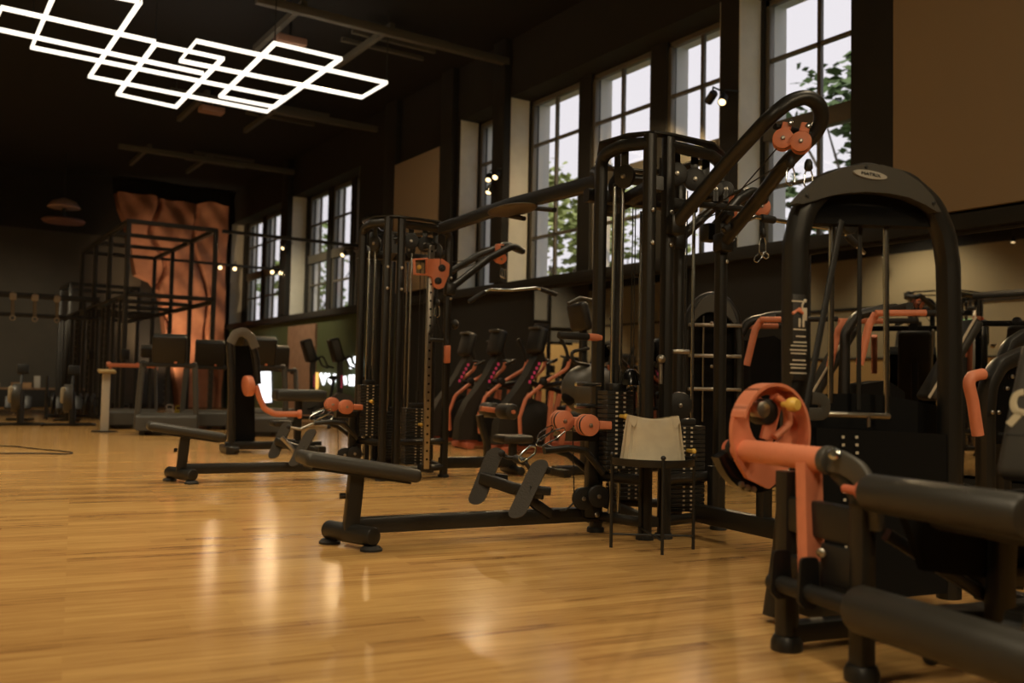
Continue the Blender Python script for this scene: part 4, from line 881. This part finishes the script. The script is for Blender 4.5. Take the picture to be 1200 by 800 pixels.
# ------------------------------------------------------------------ upper body ergometer
q = at_d(690, 500, 9.6); q.z = 0
t = thing('arm_ergometer', 'dark machine with a rounded egg housing and tall console behind the nearest station', 'exercise machine', q, PA); K = Loc(q, PA)
c = K.v(691, 456, 0)
obj('rounded_housing', MB().ell(c, (.31, .26, .27), n=32, m=20), GREY, t, 'dark egg shaped housing'); obj('housing_band', MB().ell(c - V((0, 0, .08)), (.315, .20, .14), n=32, m=14), SHRD, t)
obj('pedestal', MB().bar([(c.x, 0, c.z), (c.x, 0, .06)], .14, .16).bar([(c.x - .4, 0, .05), (c.x + .5, 0, .05)], .12, .09).bar([(c.x - .38, -.25, .04), (c.x - .38, .25, .04)], .08, .07).bar([(c.x + .48, -.25, .04), (c.x + .48, .25, .04)], .08, .07), BLK, t)
k0, k1 = K.v(681, 366, 0), K.v(683, 420, 0)
obj('console', MB().box(K.v(679, 371, 0), (.10, .34, .30), rot('Y', -14), bev=.04, seg=3), BLK2, t); obj('mast', MB().bar([k1 + V((.05, 0, -.2)), k1, k0 + V((.03, 0, -.1))], .07, .07), BLK2, t)
obj('console_hood', MB().tube(fillet([K.v(666, 356, -.12), K.v(680, 349, -.12), K.v(694, 352, -.12), K.v(694, 352, .1), K.v(676, 351, .1)], .04, 4), .02, 10), GREY, t)
obj('handle_bar', MB().tube(fillet([K.v(690, 408, -.1), K.v(669, 412, -.1), K.v(672, 424, -.1), K.v(690, 428, -.1)], .05, 4), .018, 10).tube(fillet([K.v(715, 372, -.05), K.v(724, 388, -.05), K.v(722, 420, -.05), K.v(745, 440, -.05)], .08, 5), .016, 10).tube([K.v(712, 405, -.05), K.v(735, 428, -.05)], .016, 10), BLK2, t)
# ------------------------------------------------------------------ machines behind the stations near the wall
def arch_machine(loc, rz, lab, name='exercise_machine', w=.62):
    t = thing(name, lab, 'exercise machine', loc, rz, 'arch topped machines by the mirror')
    obj('arch_frame', MB().bar(fillet([(x * w, y, z) for x, y, z in [(-.42, 0, .02), (-.42, 0, 1.35), (-.36, 0, 1.62), (-.2, 0, 1.76), (0, 0, 1.80), (.2, 0, 1.76), (.36, 0, 1.62), (.42, 0, 1.35), (.42, 0, .02)]], .2, 4), .08, .07, up=(0, 1, 0), b=.4), BLK, t)
    cv = [(w * .39 * math.cos(a), -.05, 1.36 + .44 * math.sin(a)) for a in [PI * (.14 + .72 * k / 16) for k in range(17)]]
    cv2 = [(w * .34 * math.cos(a), -.05, 1.44 + .20 * math.sin(a)) for a in [PI * (.14 + .72 * k / 16) for k in range(17)]]
    obj('top_shroud', MB().prism(cv + cv2[::-1], (0, .05, 0)), GREY, t)
    s = obj('stack_shroud', MB().prism([(-.37 * w, .05, .05), (.37 * w, .05, .05), (.37 * w, .05, 1.66), (.0, .05, 1.74), (-.37 * w, .05, 1.66)], (0, .05, 0)), SHRD, t)
    for x in (-.08, .08): obj('guide_rod', MB().cyl((x, .02, .6), (x, .02, 1.6), .012, n=10), CHR, t)
    return t
q = at_d(834, 470, 8.7); q.z = 0
am = arch_machine(q, math.radians(-30), 'arch topped weight machine seen between the columns of the nearest station')
K = Loc(q, math.radians(-30)); b = MB()
for y in (381, 417, 456): b.box((.0, -.09, K.v(840, y, -.09).z), (.50, .05, .03), bev=.005)
obj('shelf_rail', b, STL, am)
for px, py in ((834, 378), (842, 378), (834, 429), (842, 429)): bolt(am, K.v(px, py, -.12), (0, -1, 0), .014)
def press(loc, rz, lab, hs=.92):
    t = thing('shoulder_press_machine', lab, 'exercise machine', loc, rz, 'orange handled machines by the mirror')
    obj('frame', MB().bar(fillet([(-.35, 0, .03), (-.35, 0, 1.45), (-.25, 0, 1.62), (.0, 0, 1.68), (.12, 0, 1.69)], .15, 5), .09, .09, up=(0, 1, 0), b=.4).bar([(-.35, 0, .05), (.75, 0, .05)], .09, .08).bar([(.75, -.35, .05), (.75, .35, .05)], .08, .08), BLK, t)
    obj('stack_shroud', MB().prism([(-.28, -.25, .08), (.1, -.25, .08), (.1, -.25, hs), (-.05, -.25, hs + .1), (-.28, -.25, hs + .06)], (0, .5, 0)), SHRD, t)
    obj('press_beam', MB().bar([(.05, -.48, 1.67), (.05, .48, 1.67)], .06, .06), BLK, t)
    for s in (-1, 1):
        obj('orange_handle', MB().cyl((-.25, s * .5, 1.60), (.18, s * .5, 1.61), .028, n=14).tube(fillet([(-.22, s * .42, 1.6), (-.28, s * .42, 1.5), (-.36, s * .42, 1.15)], .06, 4), .035, 12), ORG, t, 'orange handle')
        obj('hand_grip', MB().cyl((.18, s * .5, 1.61), (.5, s * .5, 1.62), .026, n=14), RUB, t)
    obj('back_pad', MB().box((.60, 0, 1.22), (.10, .34, .85), rot('Y', 30), bev=.04, seg=3), VIN, t); obj('seat', MB().box((.28, 0, .56), (.42, .38, .09), rot('Y', 5), bev=.035, seg=3), VIN, t)
    obj('pad_piping', MB().tube([(.76, -.18, 1.61), (.56, -.18, 1.25), (.34, -.18, .87)], .013, 8), WHT, t, 'cream piping')
    obj('seat_post', MB().bar([(.3, 0, .54), (.3, 0, .05)], .09, .08).bar([(.72, 0, 1.25), (.68, 0, .05)], .07, .07), BLK, t)
    w = obj('cam_disc', MB().cyl((-.24, -.30, .78), (-.24, -.33, .78), .075, n=24, b=.006), ORG, t, 'orange cam disc')
    return t
q = at_d(1035, 480, 8.5); q.z = 0
ps = press(q, math.radians(-35), 'machine with orange handles seen through the arch of the near leg curl machine')
q2 = at_d(905, 480, 9.5); q2.z = 0
press(q2, math.radians(-35), 'machine with orange handles between the nearest station and the near arch', 1.36)
# ------------------------------------------------------------------ treadmills
def treadmill(loc, rz, lab, hm=BLK2, small=False):
    cw, chh, cx = (.20, .20, .24) if small else (.52, .46, 0)
    t = thing('treadmill', lab, 'treadmill', loc, rz, 'treadmills in the middle of the hall')
    for s in (-1, 1):
        obj('upright', MB().bar([(s * .445, .0, .10), (s * .425, .04, .6), (s * .395, .12, 1.13)], .09 * (.5 if small else 1), .10, up=(0, 1, 0), b=.3), GREY, t)
        obj('arm_rest', MB().bar(fillet([(s * .39, .10, 1.12), (s * .39, .25, 1.15), (s * .39, .62, 1.08)], .1, 4), .07, .06), hm, t)
        obj('side_rail', MB().box((s * .34, .80, .17), (.12, 1.4, .08), bev=.02), BLK2, t)
    obj('cross_bar', MB().bar([(-.40, .10, 1.12), (.40, .10, 1.12)], .08, .07), hm, t)
    c = obj('console', MB().box((cx, .06, 1.37), (cw, .14, chh), rot('X', 16), bev=.04, seg=3), BLK2, t); obj('console_cap', MB().box((cx, .115 if not small else .08, 1.37 + chh * .47), (cw * .96, .13, .05), rot('X', 16), bev=.02), GREY, c)
    obj('motor_hood', MB().prism(fillet([(-.45, -.12, .08), (-.45, -.10, .30), (-.45, .02, .36), (-.45, .5, .26), (-.45, .5, .08)], .06, 4), (.9, 0, 0)), GREY, t)
    obj('running_belt', MB().box((0, .93, .18), (.56, 1.12, .05), bev=.01), RUB, t); obj('base_frame', MB().box((0, .72, .09), (.8, 1.55, .06)).box((-.36, -.0, .03), (.08, .1, .06)).box((.36, 0, .03), (.08, .1, .06)).box((-.36, 1.4, .03), (.08, .1, .06)).box((.36, 1.4, .03), (.08, .1, .06)), BLK2, t)
    obj('safety_key', MB().box((.1, .01, 1.16), (.04, .03, .03), bev=.005), ORG, t)
    return t
def flat(px, d): q = at_d(px, 500, d); q.z = 0; return q
TR = treadmill(flat(195, 14.7), math.radians(-14), 'nearest treadmill, its front hood just behind the farther bench')
for px, d, lab in ((243, 16.6, 'treadmill with its console in front of the base of the red rock wall'), (302, 14.9, 'treadmill with its console just right of the grey topped machine'), (321, 18.4, 'treadmill farther right, next to the tall lit screen')):
    dup(TR, flat(px, d), math.radians(-14), lab)
treadmill(flat(151, 16.3), math.radians(-14), 'treadmill with orange hand rails and a small console left of the nearest treadmill', ORG, True)
# ------------------------------------------------------------------ machine with grey top and orange arm
q = flat(288, 11.5); RA = PA; K = Loc(q, RA)
t = thing('abdominal_machine', 'black machine with rounded grey top, orange arm and flat seat beside the farther bench', 'exercise machine', q, RA)
kv = lambda pts, v=0.: [K.v(px, py, v) for px, py in pts]
p = kv([(271, 520), (271, 440), (269, 405), (275, 391), (285, 388), (294, 396), (300, 420), (302, 450)]); p[0].z = .03
f = MB().bar(fillet(p, .12, 4), .085, .10, up=(0, 1, 0), b=.4); obj('arch_frame', f, BLK, t)
obj('top_shroud', MB().bar(fillet(kv([(270, 402), (276, 391), (285, 388), (294, 395), (299, 408)], -.05), .08, 4), .11, .04, up=(0, 1, 0), b=.2), mat('light_grey_shroud', (.16, .15, .13), .35), t, 'pale grey top shroud')
obj('stack_shroud', MB().prism(kv([(276, 405), (292, 405), (298, 440), (299, 520), (276, 520)], .08), (0, .12, 0)), SHRD, t); obj('rear_post', MB().bar([K.v(290, 470, .3), V((K.v(290, 470, .3).x, .3, .03))], .14, .12), GLB, t)
obj('orange_hub', disc(K.v(291, 452, -.08), (1, .25, .1), .13, .08, b=.012), ORG, t, 'orange hub')
obj('orange_arm', MB().tube(fillet(kv([(300, 452), (304, 466), (310, 479), (322, 485), (352, 485)], -.12), .12, 5), .036, 14).cyl(K.v(349, 485, -.12), K.v(353, 485, -.12), .055, n=18, b=.006), ORG, t, 'bent orange arm')
c = K.v(350, 463, .1); obj('flat_pad', MB().box(c, (.64, .36, .15), bev=.045, seg=3), mat('grey_black_vinyl', (.035, .036, .032), .42), t); obj('pad_end', MB().box(c + V((.325, 0, 0)), (.014, .30, .12), bev=.005), GREY, t, 'lighter end of the pad')
c2 = K.v(330, 496, .1); obj('seat', MB().box(c2, (.26, .3, .07), bev=.025, seg=3), VIN, t)
obj('pad_post', MB().bar([c - V((0, 0, .06)), (c.x, c.y, .04)], .09, .09), BLK, t)
obj('base_rail', MB().bar([(-.25, 0, .09), (.95, .0, .09)], .09, .10).bar([(-.22, -.3, .05), (-.22, .3, .05)], .1, .08).bar([(.9, -.3, .05), (.9, .3, .05)], .09, .08), BLK, t)
obj('base_foot', MB().cyl(K.v(268, 527, -.25), K.v(280, 527, -.25), .05, n=16, b=.01), BLK, t)
# ------------------------------------------------------------------ rig
RGM = mat('rig_black_steel', (.022, .020, .016), .5)
X0, X1 = 3.57, 5.27; YS = [19.3, 21.2, 23.0, 24.9, 26.7, 28.5]
rg = thing('training_rig', 'tall black steel training rig with stacked frames before the red rock wall', 'training rig', (X0, YS[0], 0))
lx = X1 - X0
def rb(pts, w=.085): return MB().bar([V(p_) for p_ in pts], w, w, b=.1)
hts = [3.99, 3.99, 3.99, 3.99, 3.35, 3.35]
for i, y in enumerate(YS):
    for x in (0, lx): obj('post', rb([(x, y - YS[0], 0), (x, y - YS[0], hts[i])]), RGM, rg)
    if i < 5: obj('post', rb([(0, y - YS[0] + .55, 0), (0, y - YS[0] + .55, 2.5)], .06), RGM, rg); obj('post', rb([(0, y - YS[0] + 1.25, 0), (0, y - YS[0] + 1.25, 2.5)], .06), RGM, rg)
    obj('cross_bar', rb([(0, y - YS[0], 2.55), (lx, y - YS[0], 2.55)]), RGM, rg)
    obj('cross_bar', rb([(0, y - YS[0], hts[i]), (lx, y - YS[0], hts[i])]), RGM, rg)
for x in (0, lx):
    obj('long_rail', rb([(x, 0, 2.5), (x, YS[-1] - YS[0], 2.5)]), RGM, rg)
    obj('long_rail', rb([(x, 0, 3.99), (x, YS[3] - YS[0], 3.99)]), RGM, rg); obj('long_rail', rb([(x, YS[4] - YS[0], 3.35), (x, YS[5] - YS[0], 3.35)]), RGM, rg)
for k in range(4): obj('monkey_bar', MB().cyl((0, 4.2 + k * .62, 2.46), (lx, 4.2 + k * .62, 2.46), .018, n=10), RGM, rg)
for k in range(3):
    y = .7 + k * 2.4; obj('pull_up_bar', MB().tube(fillet([(0, y, 2.5), (-.3, y, 2.3), (-.32, y + .5, 2.3), (0, y + .5, 2.5)], .1, 3), .02, 8), RGM, rg)
# side arm of the rig reaching out at the left, with hanging rings
obj('side_arm', rb([(0, 3, 2.62), (-3.0, 3, 2.62)], .11).bar([(0, 3.0, 2.2), (-3.0, 3.0, 2.2)], .08, .08).bar([(-.3, 3, 2.62), (-.3, 3, 2.2)], .07, .07).bar([(-2.6, 3, 2.62), (-2.6, 3, 2.2)], .07, .07), RGM, rg)
RNG = mat('pale_wood_ring', (.42, .36, .27), .5)
for px, lab in ((14, 'leftmost of the pale hanging straps under the rig side arm'), (40, 'middle of the pale hanging straps under the rig side arm'), (66, 'rightmost of the pale hanging straps under the rig side arm, nearest the rig posts')):
    q = at_y(px, 372, YS[0] + 2.93); q.z = 2.66
    t = thing('hanging_strap', lab, 'strap', q, 0, 'straps on the rig side arm')
    obj('strap', MB().bar([(0, 0, .02), (0, -.02, -.2), (.01, -.02, -.5)], .07, .012, up=(0, 1, 0)), mat('pale_webbing', (.20, .17, .12), .8) if px == 14 else bpy.data.materials['pale_webbing'], t)
    obj('ring', MB().tube([(.01 + .05 * math.sin(2*PI*k/20), -.02, -.54 + .05 * math.cos(2*PI*k/20)) for k in range(20)], .012, 8, closed=True), RNG, t); obj('buckle', MB().box((0, -.03, -.08), (.13, .05, .14), bev=.02), RNG, t)
PEGM = MB().box((0, 0, 0), (.05, .05, .03), bev=.004).mesh('post_peg'); PEGM.materials.append(GREY)
for x, y in ((0, 1.9), (0, 3.8), (0, 5.75), (lx, 0), (lx, 3.8)):
    for k in range(14): obj('post_peg', PEGM, None, rg, loc=(x - .05, y - .06, .3 + k * .15))
for y, z in ((0., 1.35), (3.8, 1.4)):
    w = obj('bar_holder', MB().box((.0, y - .12, z), (.16, .16, .2), bev=.02), BLK2, rg)
# ------------------------------------------------------------------ red rock wall at the end
rk = thing('climbing_wall', 'jagged red rock relief standing against the end wall', 'climbing wall', (5.2, YE - .3, 0))
edge = [(136, 227), (139, 245), (146, 262), (152, 290), (158, 322), (176, 330), (185, 342), (189, 362), (193, 400), (203, 440), (207, 470)]
m = MB(); grid = []
for j in range(61):
    w_ = j / 60; fz = w_ * (len(edge) - 1); i0 = min(int(fz), len(edge) - 2); a = fz - i0
    le = V((edge[i0][0] * (1 - a) + edge[i0+1][0] * a, edge[i0][1] * (1 - a) + edge[i0+1][1] * a, 0))
    L_ = at_y(le.x, le.y, YE - .35); z = L_.z if j < 60 else 0.02; row = []
    for i in range(61):
        u = i / 60; x = L_.x + (8.45 - L_.x) * u
        zz = z + (.035 * math.sin(u * 9) + .03 * math.sin(u * 23 + 1)) * (1 - w_) ** 3 + (z * 0)
        d_ = .07 * math.sin(x * 2.1 + zz * 1.3) + .06 * math.sin(x * 4.3 - zz * 3.1 + 1) + .03 * math.sin(x * 9 + zz * 7)
        cr = math.exp(-((x - 6.15 - .18 * math.sin(zz * 3.2) - (6.5 - zz) * .12) / .05) ** 2) * .3
        cr += math.exp(-((x - 7.55 - .12 * math.sin(zz * 2.2) + (zz - 5) * .15) / .045) ** 2) * .22
        row.append(m.b.verts.new((x - 5.2, -.30 - d_ * .8 + cr, zz)))
    grid.append(row)
for a_, b_ in zip(grid, grid[1:]):
    for k in range(60): m.face((a_[k], a_[k+1], b_[k+1], b_[k]))
bk_ = [[m.b.verts.new((v_.co.x, .28, v_.co.z)) for v_ in (r_[0], r_[-1])] for r_ in grid]
for j in range(60):
    m.face((grid[j][0], bk_[j][0], bk_[j+1][0], grid[j+1][0])); m.face((grid[j][-1], bk_[j][1], bk_[j+1][1], grid[j+1][-1]))
m.face([*grid[0], bk_[0][1], bk_[0][0]])
obj('rock_face', m, mat('red_rock', (.44, .20, .115), .85, noise=(.28, .115, .065), nscale=1.6, bump=.6, bscale=5), rk)
obj('backing_board', MB().box((2.0, .29, 2.5), (2.4, .02, 5.0)), BLK2, rk)
# ------------------------------------------------------------------ rowers, stand, racks at the far left
def rower(loc, rz, lab):
    t = thing('rowing_machine', lab, 'rowing machine', loc, rz, 'rowing machines by the end wall')
    obj('front_foot', MB().bar([(-.42, 0, .03), (.42, 0, .03)], .07, .05).ell((-.42, 0, .03), (.05, .05, .03), n=12, m=8).ell((.42, 0, .03), (.05, .05, .03), n=12, m=8), BLK, t)
    obj('post', MB().bar([(.06, .0, .05), (.04, .05, .62)], .11, .10), BLK, t)
    obj('flywheel_cage', MB().cyl((-.10, .12, .50), (.05, .12, .50), .26, n=30, b=.03), GREY, t); obj('flywheel_highlight', MB().box((-.11, -.06, .56), (.09, .10, .30), bev=.04), mat('pale_rower_highlight', (.42, .38, .28), .5) if 'pale_rower_highlight' not in bpy.data.materials else bpy.data.materials['pale_rower_highlight'], t, 'pale block for the highlight on the flywheel cage')  # pale block stands in for the glint on the flywheel cage
    obj('monitor', MB().box((.06, .3, 1.02), (.20, .07, .18), rot('X', -12), bev=.02), BLK2, t); obj('monitor_arm', MB().bar([(.04, .1, .6), (.05, .32, .98)], .045, .03), BLK, t)
    obj('slide_rail', MB().bar([(0, .2, .42), (0, 2.0, .36)], .10, .08), STL, t); obj('seat', MB().box((0, 1.3, .50), (.34, .26, .06), bev=.025), RUB, t)
    obj('rear_foot', MB().bar([(0, 1.95, .38), (0, 2.0, .04)], .08, .06).bar([(-.25, 2.0, .03), (.25, 2.0, .03)], .06, .05), BLK, t)
    for s in (-1, 1): obj('foot_rest', MB().box((s * .16, .55, .40), (.12, .05, .3), rot('X', -40), bev=.015), BLK2, t)
    return t
rw = rower(flat(19, 16.6), math.radians(-7), 'rowing machine at the far left edge, left of the other rower')
dup(rw, flat(80, 16.8), math.radians(-7), 'rowing machine between the left edge rower and the white post stand')
q = at_z(122, 506, 0); t = thing('post_stand', 'white post stand with a small tan top plate on a dark round base', 'stand', (q.x, q.y, 0))
WP = mat('white_post', (.52, .47, .38), .5)
obj('post', MB().box((0, 0, .49), (.12, .08, .96), bev=.012), WP, t); obj('top_plate', MB().box((0, -.02, 1.0), (.26, .2, .045), rot('X', 10), bev=.01), mat('tan_plate', (.40, .28, .12), .5), t); obj('base', MB().lathe([(.21, 0), (.21, .012), (.19, .02), (0, .02)], n=32), BLK, t)
q = flat(90, 19.6); t = thing('plate_rack', 'low dark rack of round weight plates behind the white post stand', 'rack', q, math.radians(-12))
obj('rack_frame', MB().bar([(-.6, 0, .06), (.42, 0, .06)], .08, .07).bar([(-.6, 0, .45), (.42, 0, .45)], .05, .05).bar([(-.6, 0, .06), (-.6, 0, .9)], .06, .06).bar([(.42, 0, .06), (.42, 0, .9)], .06, .06).bar([(-.6, -.25, .03), (-.6, .25, .03)], .06, .05).bar([(.42, -.25, .03), (.42, .25, .03)], .06, .05), BLK, t)
for k in range(7):
    o = obj('weight_disc', MB().lathe([(.03, -.025), (.21, -.025), (.225, -.015), (.225, .015), (.21, .025), (.03, .025)], (0, 0, 0), (1, -.25, 0), 28), PLT if k != 3 else mat('dull_red_plate', (.16, .03, .02), .5)); 
    o.location = q + V((-.46 + .125 * k, .08 - .022 * k, .33)); tag(o, ('black weight disc standing in the low rack, %s from its left end' % ('first', 'second', 'third', '', 'fifth', 'sixth', 'seventh')[k]) if k != 3 else 'dull red weight disc standing in the low rack', 'weight disc', 'discs in the low rack')
q = flat(20, 26.3); t = thing('storage_bench', 'low dark storage bench against the end wall behind the rowers', 'bench', q, 0)
obj('bench_body', MB().box((0, 0, .26), (3.4, .6, .5), bev=.02), MWALL, t); obj('bench_top', MB().box((0, 0, .53), (3.5, .66, .05), bev=.01), mat('worn_wood_top', (.20, .12, .06), .6), t)
for i, (dx, m_, s, lab) in enumerate(((-.75, 'pale', (.5, .3, .10), 'flat pale box on the storage bench'), (.45, 'cream', (.16, .12, .32), 'small upright cream box on the storage bench'), (.05, 'tan', (.5, .26, .12), 'flat tan box in the middle of the storage bench'))):
    o = obj('storage_box', MB().box((0, 0, s[2] / 2), s, bev=.012).box((0, 0, s[2] + .012), (s[0] * 1.03, s[1] * 1.03, .03), bev=.006), mat(m_ + '_card', ((.42, .36, .26), (.45, .42, .36), (.38, .22, .10))[i], .7)); o.location = q + V((dx, -.05, .556)); tag(o, lab, 'box')
def kettle(px, d, c, lab):
    t = thing('kettlebell', lab, 'kettlebell', flat(px, d)); m_ = mat(lab.split()[0] + '_kettlebell', c, .5)
    obj('ball', MB().lathe([(0, 0), (.07, 0), (.11, .05), (.12, .11), (.10, .18), (.05, .215), (0, .22)], n=24), m_, t); obj('handle', MB().tube(fillet([(-.06, 0, .18), (-.085, 0, .30), (.085, 0, .30), (.06, 0, .18)], .05, 4), .016, 10), m_, t)
kettle(209, 20.5, (.55, .42, .05), 'yellow kettlebell on the floor behind the nearest treadmill'); kettle(198, 21.2, (.5, .46, .4), 'pale kettlebell on the floor left of the yellow one'); kettle(146, 21, (.05, .045, .04), 'black kettlebell on the floor behind the treadmill with orange arm rests')
# cord on the floor
cp = [at_z(px, py, .008) for px, py in ((-20, 521), (20, 523), (45, 526), (70, 528), (87, 530), (80, 532), (50, 531), (-20, 531))]
o = obj('floor_cord', MB().tube(fillet(cp, .3, 4), .008, 8), BLK2); tag(o, 'thin dark cord lying looped on the wood floor at the left edge', 'cord')
# ------------------------------------------------------------------ lit letters and screen under the far windows
NEO = mat('neon_white', (.9, .9, .9), .4, emit=(.92, .95, 1.), es=1.6)
sx = XW - .07
def wp(px, py): return at_x(px, py, sx)
sg = thing('lit_sign', 'white lit letters on the dark green wall below the windows', 'sign', wp(405, 443)); o_ = wp(405, 443)
def stroke(name, pts, r=.09): obj(name, MB().bar([wp(*p_) - o_ for p_ in pts], r, .06, up=(1, 0, 0), b=.3), NEO, sg)
stroke('letter', [(376, 438), (379, 449), (382, 438)]); stroke('letter', [(385, 438), (386, 446), (389, 449), (392, 446), (392, 438)]); stroke('letter', [(404, 441), (405, 450)]); stroke('letter', [(416, 441), (410, 441), (410, 445), (416, 446), (416, 450), (410, 450)], .08)
stroke('letter', [(409, 421), (411, 430), (415, 428)]); stroke('letter', [(416, 418), (417, 429)]); stroke('letter', [(420, 420), (423, 428)])
stroke('letter', [(422, 441), (422, 450)])
o = obj('yellow_mark', MB().box(wp(369.5, 446) - o_, (.04, .3, .42), bev=.05), mat('amber_light', (.8, .5, .1), .5, emit=(1, .6, .15), es=.8), sg, 'small amber square')
scn = thing('lit_screen', 'tall bright screen glowing under the windows beside the grey topped machine', 'screen', wp(309, 452)); o_ = wp(309, 452)
obj('screen_face', MB().prism([wp(px, py) - o_ for px, py in ((303, 436), (316, 434), (317, 471), (303, 472))], (.03, 0, 0)), NEO, scn); obj('screen_frame', MB().prism([wp(px, py) - o_ + V((.035, 0, 0)) for px, py in ((302, 434), (317, 432), (318, 473), (302, 474))], (.03, 0, 0)), BLK2, scn)
s2 = obj('wall_sign', MB().prism([wp(px, py) for px, py in ((309, 397), (321, 396), (321, 405), (309, 406))], (.03, 0, 0)), NEO); tag(s2, 'small lit panel high on the green wall above the treadmill consoles', 'sign')
# ------------------------------------------------------------------ things on the unseen left side that the mirror shows
t = thing('wall_clock', 'round white clock on the far side wall, seen in the mirror', 'clock', (XL + .06, 13.9, 2.44))
obj('clock_face', MB().cyl((0, 0, 0), (.04, 0, 0), .24, n=32, b=.01), mat('clock_white', (.75, .72, .66), .6), t); obj('clock_hands', MB().bar([(.045, 0, 0), (.045, .0, .18)], .02, .006, up=(1, 0, 0)).bar([(.045, 0, 0), (.045, .12, -.04)], .02, .006, up=(1, 0, 0)), BLK2, t)
t = thing('exit_sign', 'small green lit exit sign on the far side wall, seen in the mirror', 'sign', (XL + .06, 13.9, 2.82))
obj('sign_box', MB().box((.02, 0, 0), (.05, .55, .2), bev=.01), mat('green_lit', (.25, .5, .2), .5, emit=(.5, .8, .35), es=.35), t)
for y, lab in ((15.8, 'small downlight over the side wall opposite the windows, farther one'), (12.2, 'small downlight over the side wall opposite the windows, nearer one')):
    t = spot_head(V((XL + .8, y, 4.7)), (.35, 0, -1), lab, 'downlights over the side wall')
    for c in kids(t):
        if c.type == 'LIGHT': c.data.energy = 60
# ------------------------------------------------------------------ view
vs = SC.view_settings; vs.view_transform = 'Standard'; vs.look = 'None'; vs.gamma = 1.; vs.use_curve_mapping = False; vs.exposure = .22
